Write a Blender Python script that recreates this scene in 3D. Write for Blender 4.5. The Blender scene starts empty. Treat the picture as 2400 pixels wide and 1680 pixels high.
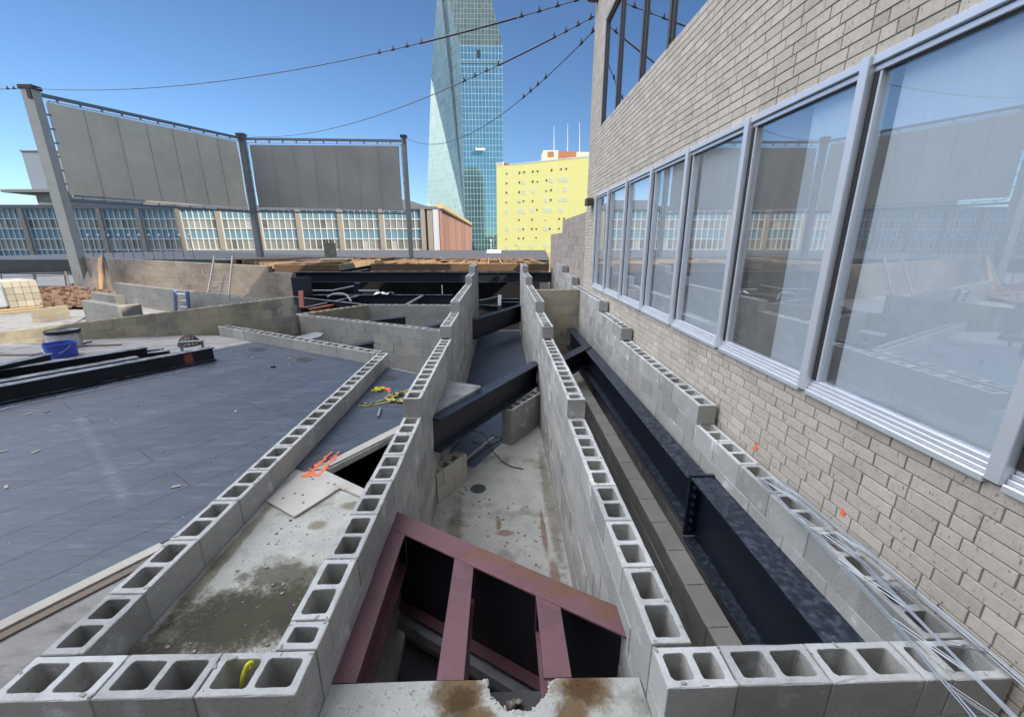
import bpy, math, random
from mathutils import Vector, Matrix
from mathutils.geometry import tessellate_polygon
random.seed(7)
R = math.radians
scn = bpy.context.scene
COL = scn.collection

# ------------------------------------------------------------------ camera
W_, H_, F_ = 2400.0, 1680.0, 970.0
PIT, YAW, CZ = R(15.67), R(1.42), 1.90
cd = bpy.data.cameras.new('camera'); cam = bpy.data.objects.new('camera', cd); COL.objects.link(cam)
cd.sensor_fit = 'HORIZONTAL'; cd.sensor_width = 36.0; cd.lens = 36.0 * F_ / W_
cd.clip_start = 0.05; cd.clip_end = 5000
cam.location = (0, 0, CZ); cam.rotation_euler = (R(90) - PIT, 0, -YAW)
scn.camera = cam
# ------------------------------------------------------------------ light
SUN_EL = R(33); SPX, SPY = 0.76, -0.65
w = bpy.data.worlds.new('World'); scn.world = w; w.use_nodes = True
nt = w.node_tree; bg = nt.nodes['Background']
sky = nt.nodes.new('ShaderNodeTexSky'); sky.sky_type = 'NISHITA'; sky.sun_disc = False
sky.sun_elevation = SUN_EL; sky.sun_rotation = math.atan2(SPX, SPY)
sky.altitude = 100; sky.air_density = 1.0; sky.dust_density = 0.1; sky.ozone_density = 7.0
# bright fill patch added to the sky high left, out of view; blue elsewhere
tc = nt.nodes.new('ShaderNodeTexCoord'); dt = nt.nodes.new('ShaderNodeVectorMath'); dt.operation = 'DOT_PRODUCT'; nt.links.new(tc.outputs['Generated'], dt.inputs[0])
dt.inputs[1].default_value = Vector((-0.56, 0.0, 0.83)).normalized()
cn = nt.nodes.new('ShaderNodeTexNoise'); cn.inputs['Scale'].default_value = 2.5; cn.inputs['Detail'].default_value = 8; nt.links.new(tc.outputs['Generated'], cn.inputs['Vector'])
ca = nt.nodes.new('ShaderNodeMath'); ca.operation = 'MULTIPLY_ADD'; nt.links.new(cn.outputs['Fac'], ca.inputs[0]); ca.inputs[1].default_value = 0.2; nt.links.new(dt.outputs['Value'], ca.inputs[2])
cm = nt.nodes.new('ShaderNodeMapRange'); cm.interpolation_type = 'SMOOTHSTEP'; nt.links.new(ca.outputs[0], cm.inputs[0])
cm.inputs[1].default_value = 0.80; cm.inputs[2].default_value = 1.02
cx = nt.nodes.new('ShaderNodeMix'); cx.data_type = 'RGBA'; nt.links.new(cm.outputs[0], cx.inputs[0]); nt.links.new(sky.outputs[0], cx.inputs[6]); cx.inputs[7].default_value = (31.0, 32.2, 34.5, 1)
nt.links.new(cx.outputs[2], bg.inputs[0]); bg.inputs[1].default_value = 0.13
sl = bpy.data.lights.new('sun', 'SUN'); sl.energy = 5.0; sl.angle = R(0.5); sl.color = (1.0, 0.90, 0.74)
sun = bpy.data.objects.new('sun', sl); COL.objects.link(sun)
sdir = Vector((SPX * math.cos(SUN_EL), SPY * math.cos(SUN_EL), math.sin(SUN_EL))).normalized()
sun.rotation_euler = sdir.to_track_quat('Z', 'Y').to_euler(); sun.location = (20, -20, 30)
scn.view_settings.view_transform = 'Standard'; scn.view_settings.look = 'None'
scn.view_settings.exposure = 0.15; scn.view_settings.gamma = 1

# ------------------------------------------------------------------ measuring helpers (photo pixel -> metres)
_fw = Vector((math.sin(YAW) * math.cos(PIT), math.cos(YAW) * math.cos(PIT), -math.sin(PIT)))
_rt = Vector((math.cos(YAW), -math.sin(YAW), 0)); _up = _rt.cross(_fw)
def _ray(u, v): return _fw + _rt * ((u - W_ / 2) / F_) - _up * ((v - H_ / 2) / F_)
def atz(u, v, z): d = _ray(u, v); return Vector((0, 0, CZ)) + d * ((z - CZ) / d.z)
def aty(u, v, y): d = _ray(u, v); return Vector((0, 0, CZ)) + d * (y / d.y)
def onplane(u, v, p, n): d = _ray(u, v); c = Vector((0, 0, CZ)); return c + d * ((p - c).dot(n) / d.dot(n))

# ------------------------------------------------------------------ object helpers
def tag(o, label=None, cat=None, group=None, kind=None):
    if label: o['label'] = label
    if cat: o['category'] = cat
    if group: o['group'] = group
    if kind: o['kind'] = kind
    return o
def thing(name, label, cat, loc=(0, 0, 0), group=None):
    o = bpy.data.objects.new(name, None); COL.objects.link(o); o.location = loc
    o.empty_display_size = 0.1
    return tag(o, label, cat, group)
class MB:
    def __init__(s): s.v = []; s.f = []; s.t = []; s.m = []; s.uv = {}
    def add(s, vs, fs, tone=0.5, mi=0):
        b = len(s.v); s.v += [Vector(x) for x in vs]
        for f in fs: s.f.append([b + i for i in f]); s.t.append(tone); s.m.append(mi)
    def quad(s, a, b, c, d, tone=0.5, mi=0): s.add([a, b, c, d], [(0, 1, 2, 3)], tone, mi)
    def box(s, lo, hi, c=0.0, tone=0.5, M=None, mi=0):
        x0, y0, z0 = lo; x1, y1, z1 = hi
        if c <= 0:
            vs = [(x0,y0,z0),(x1,y0,z0),(x1,y1,z0),(x0,y1,z0),(x0,y0,z1),(x1,y0,z1),(x1,y1,z1),(x0,y1,z1)]
            fs = [(3,2,1,0),(4,5,6,7),(0,1,5,4),(1,2,6,5),(2,3,7,6),(3,0,4,7)]
        else:
            vs = []; idx = {}
            for sx in (0, 1):
                for sy in (0, 1):
                    for sz in (0, 1):
                        for ax in range(3):
                            p = [(x0, x1)[sx], (y0, y1)[sy], (z0, z1)[sz]]
                            for k, sg in enumerate((sx, sy, sz)):
                                if k != ax: p[k] += c if sg == 0 else -c
                            idx[(sx, sy, sz, ax)] = len(vs); vs.append(tuple(p))
            I = lambda a, b, cc, ax: idx[(a, b, cc, ax)]
            fs = []
            for s_ in (0, 1):
                q = [I(s_,0,0,0), I(s_,1,0,0), I(s_,1,1,0), I(s_,0,1,0)]; fs.append(q if s_ else q[::-1])
                q = [I(0,s_,0,1), I(0,s_,1,1), I(1,s_,1,1), I(1,s_,0,1)]; fs.append(q if s_ else q[::-1])
                q = [I(0,0,s_,2), I(1,0,s_,2), I(1,1,s_,2), I(0,1,s_,2)]; fs.append(q if s_ else q[::-1])
            for a in (0, 1):
                for b in (0, 1):
                    q = [I(a,b,0,0), I(a,b,1,0), I(a,b,1,1), I(a,b,0,1)]; fs.append(q if (a ^ b) else q[::-1])
                    q = [I(a,0,b,0), I(a,1,b,0), I(a,1,b,2), I(a,0,b,2)]; fs.append(q[::-1] if (a ^ b) else q)
                    q = [I(0,a,b,1), I(1,a,b,1), I(1,a,b,2), I(0,a,b,2)]; fs.append(q if (a ^ b) else q[::-1])
                    for cc in (0, 1):
                        q = [I(a,b,cc,0), I(a,b,cc,1), I(a,b,cc,2)]; fs.append(q if (a ^ b ^ cc) else q[::-1])
        if M is not None: vs = [M @ Vector(v) for v in vs]
        s.add(vs, fs, tone, mi)
    def prism(s, pts, z0, z1, tone=0.5, mi=0):   # pts: 2D polygon, ccw
        a = sum(pts[i][0]*pts[(i+1) % len(pts)][1] - pts[(i+1) % len(pts)][0]*pts[i][1] for i in range(len(pts)))
        if a < 0: pts = pts[::-1]
        n = len(pts); vs = [(x, y, z0) for x, y in pts] + [(x, y, z1) for x, y in pts]
        tr = tessellate_polygon([[Vector((x, y, 0)) for x, y in pts]])
        fs = []
        for t in tr:
            p = [Vector(vs[i]) for i in t]
            up = (p[1]-p[0]).cross(p[2]-p[0]).z > 0
            t = tuple(t) if up else tuple(t)[::-1]
            fs.append(tuple(n + i for i in t)); fs.append(t[::-1])
        fs += [(i, (i+1) % n, n + (i+1) % n, n + i) for i in range(n)]
        s.add(vs, fs, tone, mi)
    def tube(s, pts, r, n=8, tone=0.5, cap=True, mi=0):
        pts = [Vector(p) for p in pts]; rs = r if isinstance(r, (list, tuple)) else [r] * len(pts)
        vs = []; prev = None
        for i, p in enumerate(pts):
            d = (pts[min(i+1, len(pts)-1)] - pts[max(i-1, 0)]).normalized()
            if prev is None:
                a = Vector((0, 0, 1)) if abs(d.z) < 0.9 else Vector((1, 0, 0)); u = d.cross(a).normalized()
            else: u = (prev - d * prev.dot(d)).normalized()
            prev = u; v = d.cross(u)
            for k in range(n):
                an = 2 * math.pi * k / n; vs.append(p + (u * math.cos(an) + v * math.sin(an)) * rs[i])
        fs = [(i*n + k, i*n + (k+1) % n, (i+1)*n + (k+1) % n, (i+1)*n + k) for i in range(len(pts)-1) for k in range(n)]
        if cap: fs += [tuple(range(n))[::-1], tuple(range((len(pts)-1)*n, len(pts)*n))]
        s.add(vs, fs, tone, mi)
    def lathe(s, prof, c=(0, 0, 0), n=24, tone=0.5, mi=0):
        vs = []
        for r, z in prof:
            for k in range(n): vs.append((c[0] + r*math.cos(2*math.pi*k/n), c[1] + r*math.sin(2*math.pi*k/n), c[2] + z))
        fs = [(i*n + k, i*n + (k+1) % n, (i+1)*n + (k+1) % n, (i+1)*n + k) for i in range(len(prof)-1) for k in range(n)]
        s.add(vs, fs, tone, mi)
    def bar(s, a, b, w, h, tone=0.5, up=(0, 0, 1), c=0.0, mi=0):  # rectangular bar a->b, h along up
        a, b = Vector(a), Vector(b); d = (b - a); L = d.length; d.normalize()
        u = Vector(up); sd = d.cross(u).normalized(); u = sd.cross(d)
        M = Matrix((( d.x, sd.x, u.x, a.x), (d.y, sd.y, u.y, a.y), (d.z, sd.z, u.z, a.z), (0, 0, 0, 1)))
        s.box((0, -w/2, -h/2), (L, w/2, h/2), c, tone, M, mi)
    def build(s, name, mat, parent=None, label=None, cat=None, group=None, kind=None, smooth=False):
        if not s.v: s.v = [Vector((0, 0, 0))]
        if parent is None:
            lo = [min(v[i] for v in s.v) for i in range(3)]; hi = [max(v[i] for v in s.v) for i in range(3)]
            org = Vector(((lo[0]+hi[0])/2, (lo[1]+hi[1])/2, lo[2]))
        else:
            org = Vector((0, 0, 0)); p = parent
            while p is not None: org += p.location; p = p.parent
        me = bpy.data.meshes.new(name)
        me.from_pydata([tuple(v - org) for v in s.v], [], s.f)
        at = me.attributes.new('tone', 'FLOAT', 'FACE'); at.data.foreach_set('value', s.t)
        for m_ in (mat if isinstance(mat, (list, tuple)) else [mat]): me.materials.append(m_)
        me.polygons.foreach_set('material_index', s.m)
        if smooth: me.polygons.foreach_set('use_smooth', [True] * len(s.f))
        me.update()
        o = bpy.data.objects.new(name, me); COL.objects.link(o)
        if parent is None: o.location = org
        else: o.parent = parent
        return tag(o, label, cat, group, kind)

# ------------------------------------------------------------------ materials
def mat(name, base, rough=0.8, metal=0.0, var=0.25, scale=3.0, tone=0.0, bump=0.0, bscale=60.0, spec=0.5,
        col2=None, c2scale=2.0, c2lo=0.5, c2hi=0.65, stretch=None, dust=None, coat=0.0, fine=0.0, c2det=6, bsv=False, pit=None):
    m = bpy.data.materials.new(name); m.use_nodes = True; n = m.node_tree.nodes; l = m.node_tree.links
    p = n['Principled BSDF']; p.inputs['Roughness'].default_value = rough; p.inputs['Metallic'].default_value = metal
    p.inputs['Specular IOR Level'].default_value = spec
    geo = n.new('ShaderNodeNewGeometry'); vec = geo.outputs['Position']
    if stretch:
        mp = n.new('ShaderNodeMapping'); l.new(vec, mp.inputs[0]); mp.inputs['Scale'].default_value = stretch[0]
        mp.inputs['Rotation'].default_value = (0, 0, stretch[1]); svec = mp.outputs[0]
    else: svec = vec
    def noise(sc, det=6, v=vec, ro=0.6):
        t = n.new('ShaderNodeTexNoise'); t.inputs['Scale'].default_value = sc; t.inputs['Detail'].default_value = det
        t.inputs['Roughness'].default_value = ro; l.new(v, t.inputs['Vector']); return t.outputs['Fac']
    def ramp(f, lo, hi):
        r = n.new('ShaderNodeMapRange'); l.new(f, r.inputs[0]); r.inputs[1].default_value = lo; r.inputs[2].default_value = hi
        r.interpolation_type = 'SMOOTHSTEP'; return r.outputs[0]
    def math_(op, a, b):
        q = n.new('ShaderNodeMath'); q.operation = op
        for i, x in enumerate((a, b)):
            if isinstance(x, (int, float)): q.inputs[i].default_value = x
            else: l.new(x, q.inputs[i])
        return q.outputs[0]
    def mixc(f, a, b):
        q = n.new('ShaderNodeMix'); q.data_type = 'RGBA'; l.new(f, q.inputs[0])
        for i, x in ((6, a), (7, b)):
            if isinstance(x, (tuple, list)): q.inputs[i].default_value = (*x[:3], 1)
            else: l.new(x, q.inputs[i])
        return q.outputs[2]
    f = math_('ADD', math_('MULTIPLY', math_('SUBTRACT', noise(scale, 8, svec), 0.5), var * 2.2), 1.0)
    if fine: f = math_('ADD', f, math_('MULTIPLY', math_('SUBTRACT', noise(scale * 25, 3), 0.5), fine * 2))
    if tone:
        a = n.new('ShaderNodeAttribute'); a.attribute_name = 'tone'
        f = math_('ADD', f, math_('MULTIPLY', math_('SUBTRACT', a.outputs['Fac'], 0.5), tone * 2))
    c = base
    if col2: c = mixc(ramp(noise(c2scale, c2det, svec), c2lo, c2hi), base, col2)
    if pit:
        c = mixc(ramp(noise(pit[0], 4, svec), pit[1], pit[2]), c, [x * pit[3] for x in base])
    if dust:
        sx = n.new('ShaderNodeSeparateXYZ'); l.new(geo.outputs['Normal'], sx.inputs[0])
        dn = math_('MULTIPLY', ramp(noise(dust[1], 8), dust[2], dust[3]), ramp(sx.outputs[2], 0.6, 0.9))
        c = mixc(dn, c, dust[0])
        p.inputs['Roughness'].default_value = rough
    vm = n.new('ShaderNodeVectorMath'); vm.operation = 'SCALE'
    if isinstance(c, (tuple, list)): vm.inputs[0].default_value = c[:3]
    else: l.new(c, vm.inputs[0])
    l.new(f, vm.inputs['Scale']); l.new(vm.outputs[0], p.inputs['Base Color'])
    if bump:
        b = n.new('ShaderNodeBump'); b.inputs['Strength'].default_value = bump; b.inputs['Distance'].default_value = 0.01
        l.new(noise(bscale, 6, svec if bsv else vec, 0.7), b.inputs['Height']); l.new(b.outputs[0], p.inputs['Normal'])
    if coat: p.inputs['Coat Weight'].default_value = coat
    m['x'] = 1
    return m
M = {}
M['cmu'] = mat('cmu_grey', (0.355, 0.345, 0.325), 0.92, var=0.30, scale=2.5, tone=0.20, bump=0.5, bscale=110, fine=0.2, col2=(0.54, 0.535, 0.52), c2scale=5, c2lo=0.57, c2hi=0.72, c2det=9, pit=(75, .60, .70, .55), dust=((0.445, 0.445, 0.44), 9, 0.25, 0.55))
M['cmu_dark'] = mat('cmu_dark_grey', (0.215, 0.215, 0.20), 0.92, var=0.3, scale=1.5, tone=0.12, bump=0.4, bscale=100, fine=0.15)  # darker block: age plus the walls' shade put into the colour
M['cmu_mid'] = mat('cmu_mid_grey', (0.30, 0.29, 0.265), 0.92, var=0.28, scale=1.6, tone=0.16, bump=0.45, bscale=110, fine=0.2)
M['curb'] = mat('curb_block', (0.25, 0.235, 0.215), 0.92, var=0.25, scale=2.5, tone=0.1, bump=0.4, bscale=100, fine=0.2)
M['mortar'] = mat('mortar', (0.30, 0.29, 0.275), 0.95, var=0.2, bump=0.3)
M['cmu_old'] = mat('cmu_weathered', (0.35, 0.31, 0.22), 0.92, var=0.3, scale=1.2, tone=0.14, bump=0.35, bscale=90, col2=(0.22, 0.20, 0.17), c2scale=0.9, fine=0.12)
M['cmu_brown'] = mat('cmu_brown', (0.30, 0.245, 0.195), 0.92, var=0.35, scale=0.8, tone=0.14, bump=0.35, bscale=90, col2=(0.20, 0.165, 0.14), c2scale=0.7, fine=0.12)
M['mortar_old'] = mat('mortar_pale', (0.42, 0.39, 0.30), 0.95, var=0.15)
M['concrete'] = mat('concrete_worn', (0.36, 0.355, 0.33), 0.88, var=0.35, scale=2.2, bump=0.4, bscale=40, col2=(0.17, 0.155, 0.12), c2scale=1.5, c2lo=0.52, c2hi=0.72, fine=0.18, c2det=9)
M['concrete_pale'] = mat('concrete_pale', (0.27, 0.255, 0.24), 0.88, var=0.4, scale=2.5, bump=0.4, bscale=30, col2=(0.13, 0.12, 0.11), c2scale=2.2, c2lo=.5, c2hi=.68, stretch=((1, 2.6, 1), 0.5), fine=0.18, c2det=10)
M['concrete_dark'] = mat('concrete_dark_grey', (0.075, 0.075, 0.078), 0.8, var=0.4, scale=2.0, bump=0.4, fine=0.2)  # dark grey concrete for the pit, slot, ledge and far roof
M['ledge'] = mat('concrete_ledge', (0.24, 0.24, 0.24), 0.88, var=0.4, scale=4, bump=0.4, fine=0.25, col2=(0.12, 0.13, 0.15), c2scale=3)
M['shade_black'] = mat('deep_shade', (0.008, 0.008, 0.009), 0.9, var=0.3)  # near-black that puts deep shade into pit walls and floors
M['black'] = mat('steel_black_paint', (0.009, 0.013, 0.025), 0.42, var=0.5, scale=4, bump=0.08, bscale=25, dust=((0.085, 0.10, 0.13), 22.0, 0.40, 0.85), spec=0.45)
M['black2'] = mat('steel_black_clean', (0.009, 0.011, 0.019), 0.5, var=0.4, scale=3, dust=((0.22, 0.23, 0.25), 9.0, 0.3, 0.7))
M['maroon'] = mat('steel_maroon_primer', (0.145, 0.066, 0.077), 0.52, var=0.2, scale=5, bump=0.2, bscale=45, col2=(0.115, 0.055, 0.062), c2scale=6, fine=0.09, pit=(30, .66, .71, .4))
M['maroon_rust'] = mat('steel_maroon_rusty', (0.145, 0.066, 0.077), 0.6, var=0.25, scale=6, bump=0.25, bscale=60, fine=0.14, pit=(35, .63, .70, .45))
M['red'] = mat('steel_red_primer', (0.33, 0.09, 0.05), 0.6, var=0.2)
M['rust'] = mat('rust', (0.16, 0.05, 0.02), 0.8, var=0.3)
M['alu'] = mat('aluminium_frame', (0.74, 0.76, 0.80), 0.34, metal=0.5, var=0.08, scale=8, bump=0.03)
M['post_lit'] = mat('post_lit_grey', (0.52, 0.49, 0.41), 0.6, var=0.14)  # lighter copy of the post grey, light put into the colour
M['frame_dark'] = mat('dark_window_frame', (0.10, 0.10, 0.105), 0.4, metal=0.3, var=0.1)
M['alu_dark'] = mat('dark_gasket', (0.03, 0.03, 0.032), 0.5, var=0.2)
M['galv'] = mat('galvanised_wire', (0.42, 0.45, 0.49), 0.4, metal=0.7, var=0.15)
M['brick'] = mat('brick_buff', (0.485, 0.43, 0.365), 0.9, var=0.16, scale=1.0, tone=0.13, bump=0.45, bscale=110, fine=0.22, stretch=((1, 2.6, 1), 0), col2=(0.20, 0.17, 0.14), c2scale=26, c2lo=0.62, c2hi=0.70, c2det=3)
M['brick_mortar'] = mat('brick_mortar', (0.235, 0.21, 0.185), 0.95, var=0.2)
M['ribbed'] = mat('ribbed_cmu', (0.34, 0.285, 0.25), 0.92, var=0.2, scale=2, tone=0.1, stretch=((8, 8, 1), 0), bump=0.3, bscale=50)
M['blind'] = mat('window_blind', (0.70, 0.74, 0.78), 0.9, var=0.08, scale=1)
M['board'] = mat('brown_board', (0.22, 0.185, 0.15), 0.9, var=0.1)
M['wood'] = mat('wood_joist', (0.40, 0.25, 0.13), 0.8, var=0.35, scale=3, stretch=((1, 6, 6), 0), tone=0.25)
M['wood_dark'] = mat('wood_fascia', (0.13, 0.075, 0.042), 0.82, var=0.45, scale=2, stretch=((1, 1, 5), 0), tone=0.2)
M['wood_pale'] = mat('wood_pale', (0.50, 0.38, 0.22), 0.8, var=0.25, tone=0.2)
M['plank'] = mat('wood_plank_grey', (0.17, 0.135, 0.105), 0.85, var=0.3)
M['ply'] = mat('plywood_worn', (0.44, 0.41, 0.37), 0.85, var=0.22, scale=3, bump=0.15, col2=(0.30, 0.235, 0.16), c2scale=2.5, c2lo=0.56, c2hi=0.72, fine=0.1, tone=0.1)
M['post'] = mat('post_grey_paint', (0.25, 0.25, 0.235), 0.6, var=0.12)
M['postdark'] = mat('frame_grey_paint', (0.20, 0.20, 0.21), 0.55, var=0.12)
M['orange'] = mat('spray_paint_orange', (0.85, 0.17, 0.06), 0.7, var=0.25, scale=12)
M['yellow'] = mat('yellow_plastic', (0.75, 0.72, 0.03), 0.5, var=0.1)
M['rope'] = mat('rope_yellow_black', (0.55, 0.47, 0.12), 0.8, var=0.3, scale=9, col2=(0.05, 0.05, 0.05), c2scale=18, c2lo=0.5, c2hi=0.55)
M['blackcable'] = mat('black_cable', (0.015, 0.015, 0.016), 0.55, var=0.2)
M['steelcable'] = mat('steel_cable', (0.045, 0.045, 0.05), 0.5, var=0.2)
M['pipe'] = mat('grey_pipe', (0.27, 0.27, 0.28), 0.5, var=0.2)
M['bluebucket'] = mat('bucket_blue', (0.03, 0.07, 0.42), 0.4, var=0.12, scale=8)
M['whitebucket'] = mat('bucket_white', (0.62, 0.62, 0.60), 0.5, var=0.15, scale=7, col2=(0.30, 0.28, 0.27), c2scale=5)
M['white'] = mat('white_paint', (0.78, 0.78, 0.76), 0.6, var=0.08)
M['strainer'] = mat('cast_iron', (0.06, 0.035, 0.025), 0.7, var=0.3)
M['drain'] = mat('drain_iron', (0.07, 0.075, 0.08), 0.6, var=0.3, scale=20)
M['ladder'] = mat('ladder_aluminium', (0.22, 0.22, 0.22), 0.4, metal=0.5, var=0.1)
M['winpale2'] = mat('crust_white', (0.50, 0.48, 0.44), .9, var=.2, tone=.25)
M['dirt'] = mat('rubble_dirt', (0.17, 0.105, 0.07), 0.95, var=0.5, scale=3, bump=0.6, bscale=18, tone=0.3)
M['stone'] = mat('debris_stone', (0.26, 0.23, 0.20), 0.9, var=0.3, tone=0.5)
M['paver'] = mat('pallet_block', (0.40, 0.37, 0.30), 0.9, var=0.15, tone=0.2)
M['wrap'] = mat('plastic_wrap', (0.42, 0.46, 0.50), 0.25, var=0.3, scale=4, bump=0.5, bscale=12)
M['white_wall'] = mat('parapet_white', (0.60, 0.60, 0.60), 0.8, var=0.08)
M['grey_wall'] = mat('grey_cladding', (0.22, 0.25, 0.30), 0.7, var=0.08)
M['tan'] = mat('tan_column', (0.33, 0.285, 0.23), 0.8, var=0.1)
M['fin'] = mat('red_fin', (0.46, 0.27, 0.22), 0.7, var=0.15, tone=0.2)
M['finback'] = mat('fin_back', (0.09, 0.055, 0.055), 0.6, var=0.15)
M['roofband'] = mat('roof_band', (0.17, 0.17, 0.18), 0.7, var=0.1)
M['cream'] = mat('cream_band', (0.62, 0.47, 0.25), 0.8, var=0.08)
M['mull'] = mat('mullion_white', (0.66, 0.66, 0.64), 0.5, var=0.05)
M['spandrel'] = mat('spandrel_blue_glass', (0.15, 0.275, 0.33), 0.12, var=0.1, scale=0.2, tone=0.12, spec=0.6)
M['vision'] = mat('vision_glass', (0.25, 0.25, 0.22), 0.08, var=0.35, scale=0.25, tone=0.75, spec=0.7)
M['winblack'] = mat('slot_dark', (0.05, 0.05, 0.03), 0.4, var=0.2)
M['winpale'] = mat('window_pale', (0.78, 0.78, 0.55), 0.3, var=0.1)
M['yellowtile_edge'] = mat('parapet_buff', (0.75, 0.68, 0.50), 0.8, var=0.1)
M['terracotta'] = mat('terracotta', (0.42, 0.17, 0.09), 0.8, var=0.15)
M['fabric'] = mat('screen_mesh_fabric', (0.35, 0.325, 0.28), 0.75, var=0.26, scale=0.4, fine=0.05)
M['fabric_warm_lit'] = mat('mesh_fabric_warm_lit', (0.85, 0.71, 0.50), 0.75, var=0.30, scale=0.45, fine=0.05)  # reflected warm light and its mottling put into the mesh colour
M['seam'] = mat('fabric_seam', (0.31, 0.29, 0.25), 0.8, var=0.1)
M['occl'] = mat('shade_slab_grey', (0.20, 0.20, 0.21), 0.6, var=0.2)
M['fixture'] = mat('fixture_bronze', (0.07, 0.055, 0.045), 0.5, var=0.1)
M['street'] = mat('street_asphalt', (0.06, 0.06, 0.06), 0.9, var=0.3, scale=0.3)

def membrane_mat():
    m = mat('membrane_dark', (0.056, 0.068, 0.091), 0.46, var=0.40, scale=2.2, bump=0.35, bscale=9, spec=0.5, bsv=True,
            col2=(0.135, 0.15, 0.175), c2scale=5.0, c2lo=0.48, c2hi=0.86, stretch=((0.55, 3.0, 1), R(-57)), fine=0.25, c2det=12, pit=(30, .62, .74, .5))
    n = m.node_tree.nodes; l = m.node_tree.links; p = n['Principled BSDF']
    src = p.inputs['Base Color'].links[0].from_socket
    geo = n.new('ShaderNodeNewGeometry'); mp = n.new('ShaderNodeMapping'); l.new(geo.outputs['Position'], mp.inputs[0])
    mp.inputs['Rotation'].default_value = (0, 0, R(-57))
    nz = n.new('ShaderNodeTexNoise'); nz.inputs['Scale'].default_value = 1.5; l.new(mp.outputs[0], nz.inputs['Vector'])
    ad = n.new('ShaderNodeVectorMath'); ad.operation = 'MULTIPLY_ADD'; l.new(nz.outputs['Color'], ad.inputs[0])
    ad.inputs[1].default_value = (0.10, 0.11, 0); l.new(mp.outputs[0], ad.inputs[2])
    br = n.new('ShaderNodeTexBrick'); l.new(ad.outputs[0], br.inputs['Vector']); br.inputs['Scale'].default_value = 1
    br.inputs['Brick Width'].default_value = 2.4; br.inputs['Row Height'].default_value = 0.38
    br.inputs['Mortar Size'].default_value = 0.007; br.inputs['Mortar Smooth'].default_value = 0.3
    br.inputs['Color1'].default_value = (1, 1, 1, 1); br.inputs['Color2'].default_value = (0.80, 0.82, 0.85, 1); br.inputs['Mortar'].default_value = (0.42, 0.42, 0.42, 1)
    mx = n.new('ShaderNodeMix'); mx.data_type = 'RGBA'; mx.blend_type = 'MULTIPLY'; mx.inputs[0].default_value = 1
    l.new(src, mx.inputs[6]); l.new(br.outputs['Color'], mx.inputs[7]); l.new(mx.outputs[2], p.inputs['Base Color'])
    bp_ = n.new('ShaderNodeBump'); bp_.inputs['Strength'].default_value = .5; bp_.inputs['Distance'].default_value = .006; bp_.invert = True; l.new(br.outputs['Fac'], bp_.inputs['Height']); l.new(p.inputs['Normal'].links[0].from_socket, bp_.inputs['Normal']); l.new(bp_.outputs[0], p.inputs['Normal'])
    return m
M['membrane'] = membrane_mat()

def stain(m, blobs, col, wob=.25, nsc=6.0, amt=1.0):
    """dirt or damp patches with a shape of their own: blobs = (x, y, rx, ry) on the floor"""
    n = m.node_tree.nodes; l = m.node_tree.links; p = n['Principled BSDF']
    src = p.inputs['Base Color'].links[0].from_socket
    geo = n.new('ShaderNodeNewGeometry'); nz = n.new('ShaderNodeTexNoise'); nz.inputs['Scale'].default_value = nsc; nz.inputs['Detail'].default_value = 9; nz.inputs['Roughness'].default_value = .7
    l.new(geo.outputs['Position'], nz.inputs['Vector']); acc = None
    for x, y, rx, ry in blobs:
        a = n.new('ShaderNodeVectorMath'); a.operation = 'SUBTRACT'; l.new(geo.outputs['Position'], a.inputs[0]); a.inputs[1].default_value = (x, y, 0)
        b = n.new('ShaderNodeVectorMath'); b.operation = 'MULTIPLY'; l.new(a.outputs[0], b.inputs[0]); b.inputs[1].default_value = (1/rx, 1/ry, 0)
        c = n.new('ShaderNodeVectorMath'); c.operation = 'LENGTH'; l.new(b.outputs[0], c.inputs[0])
        if acc is None: acc = c.outputs['Value']
        else:
            mn = n.new('ShaderNodeMath'); mn.operation = 'MINIMUM'; l.new(acc, mn.inputs[0]); l.new(c.outputs['Value'], mn.inputs[1]); acc = mn.outputs[0]
    s1 = n.new('ShaderNodeMath'); s1.operation = 'MULTIPLY_ADD'; l.new(nz.outputs['Fac'], s1.inputs[0]); s1.inputs[1].default_value = wob * 4; l.new(acc, s1.inputs[2])
    mr = n.new('ShaderNodeMapRange'); mr.interpolation_type = 'SMOOTHSTEP'; l.new(s1.outputs[0], mr.inputs[0]); mr.inputs[1].default_value = 1.0 + wob * 2 - .34; mr.inputs[2].default_value = 1.0 + wob * 2 + .30
    mr.inputs[3].default_value = amt; mr.inputs[4].default_value = 0.0
    mx = n.new('ShaderNodeMix'); mx.data_type = 'RGBA'; l.new(mr.outputs[0], mx.inputs[0]); mx.blend_type = 'MULTIPLY'; l.new(src, mx.inputs[6]); mx.inputs[7].default_value = (*[min(1, c / .38) for c in col], 1)
    l.new(mx.outputs[2], p.inputs['Base Color'])
cc = dict(pit=(55, .60, .68, .45), rough=0.88, var=0.32, scale=5, bump=0.5, bscale=45, col2=(0.22, 0.21, 0.18), c2scale=3.0, c2lo=0.52, c2hi=0.7, fine=0.22, c2det=10)
M['front_conc'] = mat('concrete_front', (0.40, 0.40, 0.37), **cc)
stain(M['front_conc'], [(-.21, 1.44, .11, .14), (.37, 1.45, .14, .12), (-.16, 1.28, .12, .10), (.30, 1.32, .08, .10)], (.14, .092, .05), .42, 13)
stain(M['front_conc'], [(-.20, 1.40, .06, .06), (.36, 1.44, .07, .06)], (.20, .16, .11), .5, 26)
M['side_conc'] = mat('concrete_side', (0.40, 0.395, 0.36), **cc)
stain(M['side_conc'], [(-1.45, 1.75, .34, .22), (-1.15, 1.85, .22, .20), (-1.68, 1.55, .16, .2), (-1.3, 2.05, .25, .10)], (.085, .08, .06), .55, 13, .9)
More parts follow.
